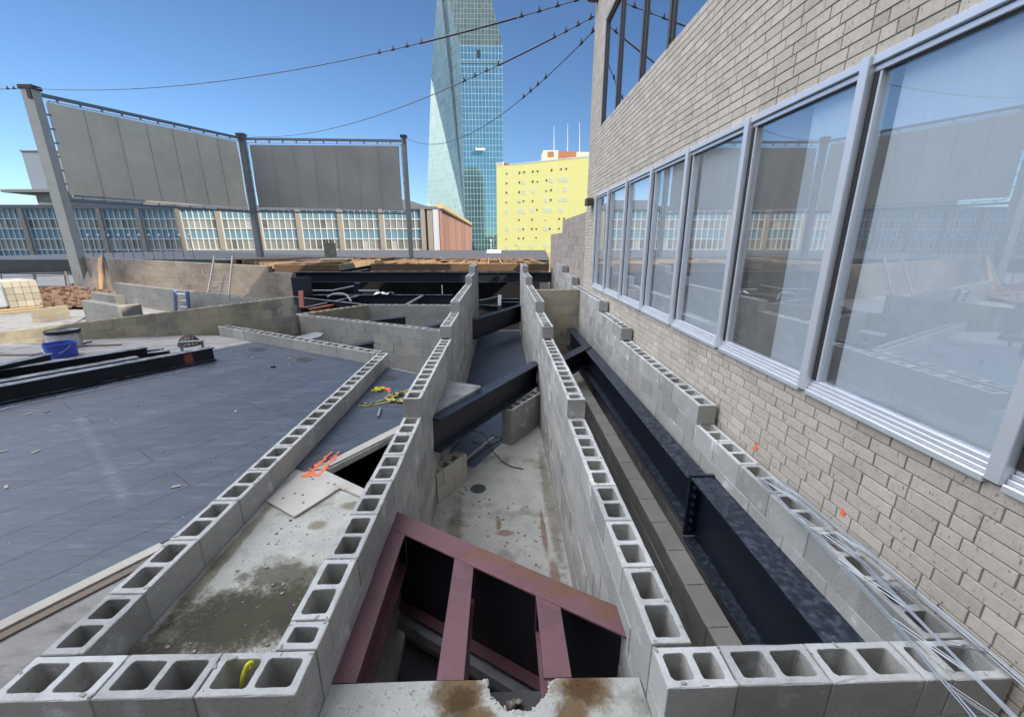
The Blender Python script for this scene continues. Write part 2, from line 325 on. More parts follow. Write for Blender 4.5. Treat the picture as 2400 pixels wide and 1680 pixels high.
stain(M['side_conc'], [(-1.4, 1.75, .30, .20), (-1.2, 1.8, .2, .2), (-1.65, 1.5, .12, .15)], (.13, .12, .09), .7, 30, .9)
stain(M['side_conc'], [(-1.3, 2.5, .06, .05), (-1.12, 2.72, .10, .05), (-1.75, 2.2, .04, .6), (-1.03, 2.2, .05, .7)], (.16, .14, .10), .35, 12, .8)
M['trench_conc'] = mat('concrete_trench', (0.36, 0.35, 0.32), **cc)
stain(M['trench_conc'], [(.12, 2.95, .26, .22), (.30, 2.65, .22, .25)], (.17, .165, .15), .15, 4, .9)
stain(M['trench_conc'], [(.02, 3.9, .10, .05), (-.05, 4.05, .03, .10), (.45, 3.9, .03, .35), (.50, 3.2, .05, .30)], (.17, .10, .07), .4, 16, .8)
stain(M['trench_conc'], [(-.55, 3.6, .09, 1.0), (.58, 4.5, .07, 1.2)], (.15, .13, .10), .4, 10, .7)

stain(M['maroon_rust'], [(-.05, 2.32, .22, .10), (.2, 2.17, .2, .09), (.42, 2.02, .2, .09), (.6, 1.9, .12, .1)], (.70, .62, .22), .6, 22, 1.0)
def glass_mat(name, f0, tint, pw=3.5, dirt=0.0):
    m = bpy.data.materials.new(name); m.use_nodes = True; n = m.node_tree.nodes; l = m.node_tree.links
    n.remove(n['Principled BSDF']); out = n['Material Output']
    lw = n.new('ShaderNodeLayerWeight'); lw.inputs[0].default_value = 0.5
    pwn = n.new('ShaderNodeMath'); pwn.operation = 'POWER'; l.new(lw.outputs['Facing'], pwn.inputs[0]); pwn.inputs[1].default_value = pw
    ma = n.new('ShaderNodeMath'); ma.operation = 'MULTIPLY_ADD'; l.new(pwn.outputs[0], ma.inputs[0]); ma.inputs[1].default_value = 1 - f0; ma.inputs[2].default_value = f0
    g = n.new('ShaderNodeBsdfGlossy'); g.inputs['Roughness'].default_value = 0.012; g.inputs['Color'].default_value = (0.95, 0.97, 1, 1)
    t = n.new('ShaderNodeBsdfTransparent'); t.inputs[0].default_value = (*tint, 1)
    mx = n.new('ShaderNodeMixShader'); l.new(ma.outputs[0], mx.inputs[0]); l.new(t.outputs[0], mx.inputs[1]); l.new(g.outputs[0], mx.inputs[2])
    fin = mx.outputs[0]
    if dirt:                                 # a thin film of dust and dried streaks on the glass
        geo = n.new('ShaderNodeNewGeometry'); mp = n.new('ShaderNodeMapping'); l.new(geo.outputs['Position'], mp.inputs[0]); mp.inputs['Scale'].default_value = (1, 3.5, .8)
        nz = n.new('ShaderNodeTexNoise'); nz.inputs['Scale'].default_value = 3; nz.inputs['Detail'].default_value = 10; nz.inputs['Roughness'].default_value = .7; l.new(mp.outputs[0], nz.inputs['Vector'])
        mr = n.new('ShaderNodeMapRange'); l.new(nz.outputs['Fac'], mr.inputs[0]); mr.inputs[1].default_value = .3; mr.inputs[2].default_value = .75; mr.inputs[3].default_value = dirt * .5; mr.inputs[4].default_value = dirt * 1.8
        d = n.new('ShaderNodeBsdfDiffuse'); d.inputs[0].default_value = (.62, .62, .60, 1); m2 = n.new('ShaderNodeMixShader'); l.new(mr.outputs[0], m2.inputs[0]); l.new(fin, m2.inputs[1]); l.new(d.outputs[0], m2.inputs[2]); fin = m2.outputs[0]
    l.new(fin, out.inputs[0]); return m
M['pane'] = glass_mat('window_glass', 0.16, (0.96, 0.98, 0.99), 2.6, .045)
M['pane_up'] = glass_mat('window_glass_upper', 0.62, (0.5, 0.55, 0.6), 3.0)

def grid_mat(name, glassc, linec, du, dv, lw, rough=0.06, metal=0.0, spec=1.0, var=0.2, tint2=None):
    """window grid laid out in the face's own UV metres"""
    m = bpy.data.materials.new(name); m.use_nodes = True; n = m.node_tree.nodes; l = m.node_tree.links
    p = n['Principled BSDF']; uv = n.new('ShaderNodeUVMap'); uv.uv_map = 'UVMap'
    br = n.new('ShaderNodeTexBrick'); br.offset = 0.0; l.new(uv.outputs[0], br.inputs['Vector']); br.inputs['Scale'].default_value = 1
    br.inputs['Brick Width'].default_value = du; br.inputs['Row Height'].default_value = dv
    br.inputs['Mortar Size'].default_value = lw; br.inputs['Mortar Smooth'].default_value = 0.1
    br.inputs['Color1'].default_value = (*glassc, 1); br.inputs['Color2'].default_value = (*(tint2 or [c * (1 - var) for c in glassc]), 1)
    br.inputs['Mortar'].default_value = (*linec, 1)
    l.new(br.outputs['Color'], p.inputs['Base Color'])
    mr = n.new('ShaderNodeMapRange'); l.new(br.outputs['Fac'], mr.inputs[0]); mr.inputs[3].default_value = rough; mr.inputs[4].default_value = 0.6
    l.new(mr.outputs[0], p.inputs['Roughness'])
    mm = n.new('ShaderNodeMapRange'); l.new(br.outputs['Fac'], mm.inputs[0]); mm.inputs[3].default_value = metal; mm.inputs[4].default_value = 0.0
    l.new(mm.outputs[0], p.inputs['Metallic'])
    p.inputs['Specular IOR Level'].default_value = spec
    return m
def facet(name, pts, m, parent, u=None):
    """one planar facet with UVs in metres"""
    pts = [Vector(p) for p in pts]; org = Vector((0, 0, 0)); p_ = parent
    while p_ is not None: org += p_.location; p_ = p_.parent
    nrm = (pts[1] - pts[0]).cross(pts[2] - pts[0]).normalized()
    ax = Vector((0, 0, 1)).cross(nrm).normalized() if u is None else u; ay = nrm.cross(ax)
    if ay.z < 0: ay = -ay
    me = bpy.data.meshes.new(name); me.from_pydata([tuple(p - org) for p in pts], [], [tuple(range(len(pts)))])
    uvl = me.uv_layers.new(name='UVMap')
    for i, lp in enumerate(me.loops):
        q = pts[lp.vertex_index] - pts[0]; uvl.data[i].uv = (q.dot(ax), q.dot(ay))
    me.materials.append(m); me.update()
    o = bpy.data.objects.new(name, me); COL.objects.link(o); o.parent = parent
    return o
REG = dict(R1=(0,150,700,2296),R2=(500,250,700,2296),R3=(950,0,500,1255),R4=(0,560,700,2296),R5=(500,580,800,2296),R6=(600,820,720,2296),R7=(0,1100,800,2217),R8=(680,1150,880,2296),
 S1=(1500,1100,900,2296),S2=(1200,580,600,1854),S3=(1350,0,1050,2296),S7=(980,560,420,2296),S8=(640,560,420,2296),Z8=(640,560,660,2296),Z5=(0,340,260,1393),Z2=(130,590,350,2296),Z1=(0,580,260,2296),Z4=(0,760,540,2296),Z3=(480,690,420,2296),Z7=(1000,380,400,2296),P=(0,0,1,1))
def q(r, x, y): a = REG[r]; s = a[2] / a[3]; return a[0] + x * s, a[1] + y * s
def zz(r, x, y, z): return atz(*q(r, x, y), z)
def yy(r, x, y, Y): return aty(*q(r, x, y), Y)
# ================================================================== block walls
LB = 0.3925
def block(mb, Mx, l, wd, z0, z1, tone, hollow, c=0.0032, rnd=None):
    h = wd / 2
    nm = 6 if hollow else 0
    jit = [random.choice((0, 0, .0008, .0015, .0025, .006 if random.random() < .4 else .001)) for _ in range(2 * nm)]
    def ring(ins, z, jj=0):
        x0, x1, y0, y1 = ins, l - ins, -h + ins, h - ins
        lo = [(x0 + c + (x1 - x0 - 2*c) * (i + 1) / (nm + 1), y0 + jit[i] * jj, z - jit[i] * jj * .6) for i in range(nm)]
        hi = [(x1 - c - (x1 - x0 - 2*c) * (i + 1) / (nm + 1), y1 - jit[nm + i] * jj, z - jit[nm + i] * jj * .6) for i in range(nm)]
        return [(x0+c,y0,z)] + lo + [(x1-c,y0,z),(x1,y0+c,z),(x1,y1-c,z),(x1-c,y1,z)] + hi + [(x0+c,y1,z),(x0,y1-c,z),(x0,y0+c,z)]
    r0, r1, r2 = ring(0, z0), ring(0, z1 - c * 1.4, .35), ring(c, z1, 1)
    vs = r0 + r1 + r2; fs = []; nr = 8 + 2 * nm
    for k in range(nr):
        k2 = (k + 1) % nr
        fs.append((k, k2, nr + k2, nr + k)); fs.append((nr + k, nr + k2, 2*nr + k2, 2*nr + k))
    loops = [[Vector(v) for v in r2]]; idx = list(range(2*nr, 3*nr))
    if hollow:
        sh = 0.031
        n = 2 if l > 0.27 else 1
        wl = (l - sh * (n + 1)) / n
        for k in range(n):
            a = sh + k * (wl + sh) + random.uniform(-.003, .003); b = a + wl; rad = 0.014; pts = []
            yh = h - sh
            for cx, cy, a0 in ((b - rad, yh - rad, 0), (a + rad, yh - rad, 90), (a + rad, -yh + rad, 180), (b - rad, -yh + rad, 270)):
                for t in (0, 45, 90):
                    an = R(a0 + t); pts.append((cx + rad * math.cos(an) + random.uniform(-.0022, .0022), cy + rad * math.sin(an) + random.uniform(-.0024, .0024), z1))
            # midpoints give the rims a slightly broken edge
            pp = []
            for i, p in enumerate(pts):
                nx = pts[(i + 1) % len(pts)]; pp.append(p)
                if math.hypot(nx[0]-p[0], nx[1]-p[1]) > 0.05:
                    for f in (.2, .42, .6, .82):
                        pp.append((p[0]+(nx[0]-p[0])*f + random.uniform(-.0011,.0011), p[1]+(nx[1]-p[1])*f + random.choice((0, 0, 1, -1)) * random.uniform(0,.002), z1))
            pts = pp; base = len(vs); m = len(pts)
            vs += pts; vs += [(p[0] + (a + wl/2 - p[0]) * .03, p[1] * .97, z1 - .006) for p in pts]
            vs += [(p[0] + (a + wl/2 - p[0]) * .07, p[1] * .93, z0) for p in pts]
            for i in range(m):
                j = (i + 1) % m
                fs.append((base + i, base + j, base + m + j, base + m + i)); fs.append((base + m + i, base + m + j, base + 2*m + j, base + 2*m + i))
            loops.append([Vector(v) for v in pts]); idx += list(range(base, base + m))
    for t in tessellate_polygon(loops):
        t = [idx[i] for i in t]; p = [Vector(vs[i]) for i in t]
        if (p[1]-p[0]).cross(p[2]-p[0]).z < 0: t = t[::-1]
        fs.append(tuple(t))
    mb.add([Mx @ Vector(v) for v in vs], fs, tone)
def block_wall(name, label, cat, p0, p1, wd, courses, m='cmu', mm='mortar', phase=0.0, lead=None, group=None, slope=0.0, gap=0.006, hgt=0.2, cores=True, tonev=0.5, parent=None):
    """courses: (top z, s0, s1) from the lowest up; p0->p1 is the centre line"""
    a, b = Vector((p0[0], p0[1], 0)), Vector((p1[0], p1[1], 0)); d = (b - a).normalized(); L = (b - a).length
    sd = Vector((-d.y, d.x, 0))
    B = MB(); G = MB(); n = len(courses)
    for j, (zt, s0, s1) in enumerate(courses):
        if s1 is None: s1 = L
        top = j == n - 1
        ph = (phase + ((n - 1 - j) % 2) * LB / 2) % LB
        cuts = [s0]
        if lead and s0 <= 0.001 and zt >= courses[-1][0] - 0.001: cuts = [s0 + x for x in lead]
        x = cuts[-1]
        k = math.floor((x - ph) / LB) + 1
        while ph + k * LB < s1 - 0.06:
            if ph + k * LB > x + 0.06: cuts.append(ph + k * LB)
            k += 1
        cuts.append(s1)
        for i in range(len(cuts) - 1):
            u0, u1 = cuts[i] + gap/2, cuts[i+1] - gap/2
            mid = (u0 + u1) / 2
            def cov(jj): return jj < n and courses[jj][1] <= mid <= (courses[jj][2] if courses[jj][2] is not None else L)
            hol = cores and (not cov(j + 1) or not cov(j + 2) or not cov(j + 3))
            o = a + d * u0 + sd * random.uniform(-.0032, .0032); ang = random.uniform(-.007, .007)
            dd = d * math.cos(ang) + sd * math.sin(ang); ss = Vector((-dd.y, dd.x, 0))
            Mx = Matrix(((dd.x, ss.x, 0, o.x), (dd.y, ss.y, 0, o.y), (slope, 0, 1, slope * u0), (0, 0, 0, 1)))
            t = min(1, max(0, random.gauss(tonev, .24)))
            if hol and not cov(j + 1):
                for _ in range(random.choice((1, 2, 3, 4, 5))):
                    uu = random.choice((random.uniform(0, u1 - u0), random.uniform(-.01, .02), u1 - u0 + random.uniform(-.02, .01))); vv = random.choice((-1, 1)) * (wd / 2 - random.uniform(.004, .026)) if random.random() < .7 else random.uniform(-wd/2.3, wd/2.3)
                    if abs(vv) < wd/2 - .03 and .035 < uu < u1 - u0 - .035: continue
                    r_ = random.uniform(.003, .010); Mr = Mx @ Matrix.Translation((uu, vv, zt - gap*.5)) @ Matrix.Rotation(random.uniform(0, 3), 4, 'Z')
                    G.box((-r_*1.5, -r_*.8, -.002), (r_*1.5, r_*.8, r_*.45), r_*.3, random.random(), Mr)
            block(B, Mx, u1 - u0, wd, zt - hgt + gap * .5, zt - gap*.5 + random.uniform(-.001, .001), t, hol)
        Mw = Matrix(((d.x, sd.x, 0, a.x), (d.y, sd.y, 0, a.y), (slope, 0, 1, 0), (0, 0, 0, 1)))
        for sg in (-1, 1):
            y0, y1 = sorted((sg * (wd/2 - .0035), sg * (wd/2 - .026)))
            G.box((s0 + .006, y0, zt - hgt - .007), (s1 - .006, y1, zt - .007), 0, .5, Mw)
    lo = (a + b) / 2; zb = courses[0][0] - hgt
    if parent is None:
        t = thing(name, label, cat, (lo.x, lo.y, zb), group)
    else: t = parent
    B.build('block_courses', M[m], t); G.build('mortar', M[mm], t)
    return t
def lv(zs, s0=0.0, s1=None): return [(z, s0, s1) for z in zs]
DEEP = [-1.6, -1.4, -1.2, -1.0, -0.8, -0.6, -0.4, -0.2, 0.0, 0.2]
block_wall('block_wall', 'low front block wall with open cores and a yellow strap in one, nearest the camera at bottom left', 'block wall', (-2.0, 1.3175), (-0.815, 1.3175), .185, lv([-.2, 0, .2]), lead=[0, .395, .79])
block_wall('block_wall', 'one-course block wall running along the edge of the blue-black membrane roof', 'block wall', (-1.9025, 1.412), (-1.9025, 6.45), .18, lv([0, .2]), phase=.3225)
y0 = 1.412
block_wall('stepped_block_wall', 'stepped block wall on the left side of the deep central trench', 'block wall', (-.908, y0), (-.908, 14.7), .183,
           lv(DEEP) + [(.4, 3.89 - y0, None), (.6, 6.58 - y0, None), (.8, 8.03 - y0, None), (1.0, 11.55 - y0, None), (1.2, 12.95 - y0, None)], phase=(2.147 - y0) % LB)
block_wall('stepped_block_wall', 'stepped block wall between the central trench and the black girder', 'block wall', (.738, 1.40), (.738, 14.7), .18,
           lv(DEEP) + [(.4, 3.83 - 1.4, None), (.6, 6.52 - 1.4, None), (.8, 7.98 - 1.4, None), (1.0, 11.3 - 1.4, None), (1.2, 13.0 - 1.4, None)], phase=(2.044 - 1.4) % LB)
block_wall('stepped_block_wall', 'stepped block wall hugging the buff brick facade under the windows', 'block wall', (1.97, 1.392), (1.97, 14.6), .18,
           lv(DEEP) + [(.4, 3.64 - 1.39, None), (.6, 6.37 - 1.39, None), (.8, 7.95 - 1.39, None), (1.0, 11.2 - 1.39, None), (1.2, 13.1 - 1.39, None)], phase=(2.70 - 1.39) % LB)
block_wall('block_wall', 'low front block wall with open cores at bottom right, under the wire bundle', 'block wall', (.645, 1.303), (2.075, 1.303), .175, lv([-.2, 0, .2]), lead=[0, .292, .675, 1.06])
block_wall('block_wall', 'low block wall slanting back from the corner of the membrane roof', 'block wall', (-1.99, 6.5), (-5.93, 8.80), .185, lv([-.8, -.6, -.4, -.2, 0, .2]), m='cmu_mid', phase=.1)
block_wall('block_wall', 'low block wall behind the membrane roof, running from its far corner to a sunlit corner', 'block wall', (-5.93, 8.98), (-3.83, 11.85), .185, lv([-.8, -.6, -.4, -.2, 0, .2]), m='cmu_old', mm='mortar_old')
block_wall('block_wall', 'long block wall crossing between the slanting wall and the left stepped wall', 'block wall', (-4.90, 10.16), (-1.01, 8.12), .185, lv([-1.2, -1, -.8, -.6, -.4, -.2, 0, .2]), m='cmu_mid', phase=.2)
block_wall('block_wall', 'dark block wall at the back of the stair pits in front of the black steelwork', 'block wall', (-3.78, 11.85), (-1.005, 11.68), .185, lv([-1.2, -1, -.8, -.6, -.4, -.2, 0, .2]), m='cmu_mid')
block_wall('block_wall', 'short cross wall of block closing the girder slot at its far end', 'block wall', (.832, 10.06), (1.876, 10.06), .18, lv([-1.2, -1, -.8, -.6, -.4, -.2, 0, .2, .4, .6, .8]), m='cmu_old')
# weathered walls on the left
def slope_wall(label, a, b, nc, m='cmu_old', mm='mortar_old', off=.09, wd=.18, stepdown=None, cores=False, hgt=.2, tonev=.5, nm='block_wall'):
    d = Vector((b.x - a.x, b.y - a.y, 0)); L = d.length; d.normalize(); sd = Vector((-d.y, d.x, 0)) * off
    sl = (b.z - a.z) / L
    cs = [(a.z - hgt * (nc - 1 - k), 0, None) for k in range(nc)]
    if stepdown: cs[-1] = (cs[-1][0], 0, L - stepdown)
    return block_wall(nm, label, 'block wall', (a.x + sd.x, a.y + sd.y), (b.x + sd.x, b.y + sd.y), wd, cs, m, mm, slope=sl, cores=cores, hgt=hgt, gap=.010, tonev=tonev)
slope_wall('weathered tan block wall with pale mortar and a broken right end, behind the paint buckets', Vector((-9.85, 8.10, .205)), Vector((-4.60, 9.22, .75)), 4, cores=True)
la, lb = yy('R4', 515, 135, 18.4), yy('R4', 2235, 218, 14.0)
LW = slope_wall('tall weathered block wall with the aluminium ladder leaning on it', la, lb, 8, stepdown=1.0, tonev=.4, nm='block_wall', m='cmu_brown', mm='mortar')
def flat_wall(label, pa, pb, z, nc, m='cmu', off=.09, cores=True, mm='mortar'):
    a, b = zz('R4', *pa, z), zz('R4', *pb, z); d = Vector((b.x - a.x, b.y - a.y, 0)).normalized(); sd = Vector((-d.y, d.x, 0)) * off
    return block_wall('block_wall', label, 'block wall', (a.x + sd.x, a.y + sd.y), (b.x + sd.x, b.y + sd.y), .18, lv([z - .2 * k for k in range(nc)][::-1]), m, mm, cores=cores)
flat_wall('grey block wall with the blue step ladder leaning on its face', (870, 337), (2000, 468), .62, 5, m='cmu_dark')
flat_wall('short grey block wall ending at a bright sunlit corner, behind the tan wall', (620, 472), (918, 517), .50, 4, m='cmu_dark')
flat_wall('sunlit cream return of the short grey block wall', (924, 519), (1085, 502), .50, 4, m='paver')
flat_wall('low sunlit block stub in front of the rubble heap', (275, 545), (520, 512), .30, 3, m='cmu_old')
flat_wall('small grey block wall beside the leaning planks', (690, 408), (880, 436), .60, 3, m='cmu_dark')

# ================================================================== ground, slabs, floors (setting)
def slab(name, pts, z0, z1, m, kind='structure', parent=None, **k):
    b = MB(); b.prism([tuple(p)[:2] for p in pts], z0, z1); return b.build(name, M[m], parent, kind=kind, **k)
slab('ground', [(-600, -300), (600, -300), (600, 900), (-600, 900)], -9.2, -9.0, 'street')
slab('lower_floor', [(-16, 2.9), (-1.0, 2.9), (-1.0, 15.2), (-16, 15.2)], -1.65, -1.45, 'membrane')
slab('basement_floor', [(-16, 15.2), (2.3, 15.2), (2.3, 28), (-16, 28)], -3.2, -3.0, 'shade_black')  # unlit depth of the pit put into the floor colour
slab('membrane_roof', [(-30, -8), (-3.5, -8), (-3.05, 1.02), (-2.60, 1.78), (-2.20, 2.40), (-1.995, 2.75), (-1.995, 6.4), (-4.9, 8.1), (-6.2, 6.0), (-9, 2.5), (-30, -2)], .0, .006, 'membrane')
slab('concrete_roof', [(-30, -8), (-.816, -8), (-.816, 1.222), (-2.0, 1.222), (-1.995, 6.4), (-5.95, 8.70), (-9.3, 8.95), (-30, 6.5)], -.3, .0, 'concrete_pale')
slab('side_floor', [(-1.81, 1.413), (-1.0, 1.413), (-1.0, 2.86), (-1.53, 3.22), (-1.0, 4.05), (-1.0, 5.78), (-1.81, 6.32)], -.055, .0, 'side_conc')
slab('opening_shade_floor', [(-1.8, 2.5), (-1.002, 2.5), (-1.002, 5.9), (-1.8, 5.9)], -1.3, -1.1, 'shade_black')  # box added below the opening, its shade put into the black
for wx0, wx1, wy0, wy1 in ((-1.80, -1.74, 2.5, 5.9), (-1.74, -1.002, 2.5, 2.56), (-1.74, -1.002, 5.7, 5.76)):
    slab('opening_shade_side', [(wx0, wy0), (wx1, wy0), (wx1, wy1), (wx0, wy1)], -1.1, -.057, 'shade_black')
slab('membrane_strip', [(-1.808, 3.26), (-1.70, 3.20), (-1.12, 4.14), (-1.003, 4.30), (-1.003, 5.76), (-1.808, 6.28)], .0, .005, 'membrane')
b = MB()
b.prism([(-1.79, 2.77), (-1.49, 2.575), (-1.30, 2.93), (-1.003, 2.755), (-1.003, 2.845), (-1.535, 3.205), (-1.70, 3.17)], .004, .019, .6)
b.prism([(-1.66, 3.20), (-1.545, 3.232), (-1.003, 4.065), (-1.003, 4.20)], .004, .016, .2)
PW = b.build('plywood_sheet', M['ply'], None, 'worn L-shaped plywood sheet with bolt holes beside the triangular floor opening', 'plywood')
random.seed(31)
for hx, hy in ((-1.60, 3.10), (-1.57, 3.06), (-1.42, 3.00), (-1.36, 2.98), (-1.62, 2.86), (-1.55, 2.84), (-1.50, 2.74), (-1.68, 2.80)):
    b = MB(); b.lathe([(0.0, .0006), (.009, .0006), (.010, .0)], (hx, hy, .0192), 10); o = b.build('bolt_hole', M['blackcable'], None); o.parent = PW; o.location = o.location - PW.location
for i_, (off, wd_, z_, mt, lb) in enumerate(((.02, .075, .012, 'ply', 'pale worn wood strip along the edge of the membrane roof at lower left'), (.12, .05, .009, 'plank', 'narrow brown wood strip beside the pale strip at lower left'))):
    b = MB(); pts = [(-3.6, -.1), (-3.05, 1.02), (-2.62, 1.78), (-2.26, 2.34)]
    ed = [(x + off * .9, y - off * .5) for x, y in pts] + [(x + (off + wd_ + random.uniform(0, .02)) * .9, y - (off + wd_) * .5) for x, y in pts[::-1]]
    b.prism(ed, .002, z_ + .004); b.build('wood_strip', M[mt], None, lb, 'wood strip')
slab('trench_floor', [(-.814, 2.72), (.646, 1.86), (.646, 14.9), (-.814, 14.9)], -1.42, -1.2, 'trench_conc')
slab('trench_membrane', [(-.812, 5.35), (-.40, 5.30), (-.02, 6.02), (.644, 7.0), (.644, 14.8), (-.812, 14.8)], -1.2, -1.195, 'membrane')
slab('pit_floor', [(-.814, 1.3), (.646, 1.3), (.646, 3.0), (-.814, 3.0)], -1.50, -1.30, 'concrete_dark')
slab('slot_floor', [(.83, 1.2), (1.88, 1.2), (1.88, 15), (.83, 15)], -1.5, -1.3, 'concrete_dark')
slab('side_ground', [(-16, 9.2), (-9.6, 9.2), (-5.2, 10.2), (-7.5, 14.6), (-16, 18.6)], -.5, -.05, 'concrete_pale')
slab('side_ground', [(-40, 9.3), (-9.9, 9.3), (-15.9, 18.7), (-17, 27), (-40, 27)], -.6, -.02, 'concrete_pale')
# near slab with its broken notch
nx = [(.25, 1.484)] + [(.065 + .155 * math.cos(R(t)) + random.uniform(-.012, .012), 1.49 - .15 * math.sin(R(t)) + random.uniform(-.01, .012)) for t in range(12, 180, 12)] + [(-.11, 1.484)]
slab('front_slab', [(-.814, .2), (.644, .2), (.644, 1.478), (.40, 1.482)] + nx + [(-.40, 1.486), (-.814, 1.48)], -.24, -.10, 'front_conc')
b = MB()
for i in range(120):
    an = random.uniform(4, 176); rr = random.gauss(.157, .006)
    p = Vector((.065 + rr * math.cos(R(an)), 1.49 - rr * math.sin(R(an)) * .97, random.uniform(-.125, -.098)))
    s = random.uniform(.002, .006) * (1.8 if random.random() < .15 else 1); Mx = Matrix.Translation(p) @ Matrix.Rotation(random.uniform(0, 6), 4, Vector((random.random(), random.random(), 1)))
    b.box((-s*1.6, -s, -s*.6), (s*1.6, s, s*.6), s*.35, random.random(), Mx)
b.build('rubble', M['winpale2'], None, 'crumbled white crust lining the broken notch in the front slab', 'rubble', kind='stuff')
b = MB()
for i in range(16):
    p = Vector((random.gauss(.05, .05), random.gauss(1.60, .03), -.50 + random.uniform(0, .03))); s = random.uniform(.010, .028)
    Mx = Matrix.Translation(p) @ Matrix.Rotation(random.uniform(0, 6), 4, Vector((random.random(), random.random(), 1)))
    b.box((-s, -s*.7, -s*.4), (s, s*.7, s*.4), s*.4, random.random(), Mx)
b.build('debris', M['stone'], None, 'small stones and chips lying under the broken notch', 'debris', kind='stuff')
slab('notch_ledge', [(-.2, 1.25), (.34, 1.25), (.34, 1.72), (-.2, 1.72)], -.60, -.51, 'concrete_dark')
b = MB()
for i in range(110):
    x = random.uniform(-.75, .6); y = random.uniform(2.9, 4.6) - .5 * x; s = random.uniform(.004, .012)
    if -.8 < x < .63: b.box((x - s, y - s, -1.2), (x + s, y + s*.8, -1.2 + s), s*.3, random.random())
for i in range(120):
    x = random.uniform(-1.78, -1.05); y = random.uniform(1.45, 2.9); s = random.choice((.002, .003, .003, .004, .004, .006, .009))
    b.box((x - s, y - s, 0), (x + s, y + s*.8, s), s*.3, random.random())
for i in range(130):
    x = random.uniform(-6.5, -2.1); y = random.uniform(1.8, 7.5); sz = random.choice((.004, .006, .008, .012, .02))
    if y < 8.6 + (x + 6) * .45 and y > 1.75 - (x + 2.2) * -1.6 * .0:
        Mg = Matrix.Translation((x, y, .006)) @ Matrix.Rotation(random.uniform(0, 3), 4, 'Z'); b.box((-sz*1.6, -sz*.6, 0), (sz*1.6, sz*.6, sz*.4), sz*.1, random.random(), Mg)
b.build('gravel', M['stone'], None, 'loose grit and chips scattered on the concrete and membrane floors', 'gravel', kind='stuff')

# ================================================================== structural steel
def ibeam_mb(mb, p0, p1, depth, bf=.2, tf=.018, tw=.012, tone=.5):
    """p0, p1: centre of the TOP of the section"""
    a, bb = Vector(p0), Vector(p1); d = (bb - a).normalized(); sd = d.cross(Vector((0, 0, 1))).normalized(); u = sd.cross(d)
    h, w2, t2 = depth, bf / 2, tw / 2
    pr = [(-w2, 0), (w2, 0), (w2, -tf), (t2, -tf), (t2, -h+tf), (w2, -h+tf), (w2, -h), (-w2, -h), (-w2, -h+tf), (-t2, -h+tf), (-t2, -tf), (-w2, -tf)]
    vs = [a + sd * x + u * z for x, z in pr] + [bb + sd * x + u * z for x, z in pr]; n = 12
    fs = [((i+1) % n, i, n + i, n + (i+1) % n) for i in range(n)]
    for base, fl in ((0, False), (n, True)):
        for qd in ((0, 1, 2, 11), (11, 2, 3, 10), (10, 3, 4, 9), (9, 4, 5, 8), (8, 5, 6, 7)):
            f = tuple(base + i for i in qd); fs.append(f[::-1] if fl else f)
    fs = [f[::-1] for f in fs]
    mb.add(vs, fs, tone)
def ibeam(name, label, p0, p1, depth, bf=.2, m='black', tf=.018, group=None, cat='steel beam', parent=None):
    mb = MB(); ibeam_mb(mb, p0, p1, depth, bf, tf); return mb.build(name, M[m], parent, label, cat, group)
# girder in the right slot
gt = thing('steel_girder', 'heavy black steel girder with bolted splice between the block walls on the right', 'steel girder', (1.76, 6, -.8))
ibeam('near_span', None, (1.775, 1.412, -.10), (1.775, 3.20, -.10), .64, .225, parent=gt, cat=None)
ibeam('far_span', None, (1.745, 3.235, -.125), (1.70, 9.94, -.125), .45, .19, parent=gt, cat=None)
b = MB(); b.box((1.663, 3.202, -.70), (1.887, 3.232, -.085)); b.build('splice_plate', M['black'], gt)
for k in range(6):
    b = MB(); z = -.20 - k * .085
    b.tube([(1.705, 3.201, z), (1.705, 3.175, z)], .017, 6); b.tube([(1.705, 3.175, z), (1.705, 3.160, z)], .010, 6)
    b.build('bolt', M['black'], gt)
# solid cap wall beside the girder
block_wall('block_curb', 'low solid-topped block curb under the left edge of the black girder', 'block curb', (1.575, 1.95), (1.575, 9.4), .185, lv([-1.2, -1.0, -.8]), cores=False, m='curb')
b = MB(); P = [zz('S1', 250, 890, -.30), zz('S1', 300, 1040, -.30), zz('S1', 610, 1032, -.30)]
b.prism([(.835, 1.395), (1.55, 1.395), (1.22, 1.62), (.835, 1.98)], -.42, -.30); b.build('concrete_ledge', M['concrete_pale'], None, 'small triangular concrete ledge behind the right front block wall', 'concrete ledge')
# cross beams
ibeam('steel_beam', 'near black steel beam slanting across the central trench over the block piers', (-.812, 4.50, -.085), (.645, 7.32, -.215), .42, .19)
b = MB(); b.prism([(-.812, 4.66), (-.812, 5.84), (-.33, 5.62), (-.30, 5.56)], -.16, -.075); o = b.build('concrete_ledge', M['ledge'], None, 'thin grey slab edge resting behind the near slanting beam', 'concrete ledge')
ibeam('steel_beam', 'far black steel beam slanting across the central trench', (-.812, 11.3, -.15), (.645, 14.2, -.17), .55, .2)
ibeam('steel_beam', 'short black beam spanning the slot from the far stepped wall onto the girder', (.832, 6.75, -.10), (1.72, 8.05, -.10), .36, .19)
# piers in the trench
u = Vector((.54, .84, 0)).normalized()
block_wall('block_pier', 'two-course block pier under the near slanting beam on the left of the trench', 'block pier', (-.88, 4.50), (-.555, 5.02), .185, lv([-1.0, -.8]), m='paver', phase=.13)
block_wall('block_pier', 'three-course block pier under the near slanting beam, against the right trench wall', 'block pier', (.06, 5.98), (.60, 6.78), .185, lv([-1.0, -.8, -.6]), m='cmu')
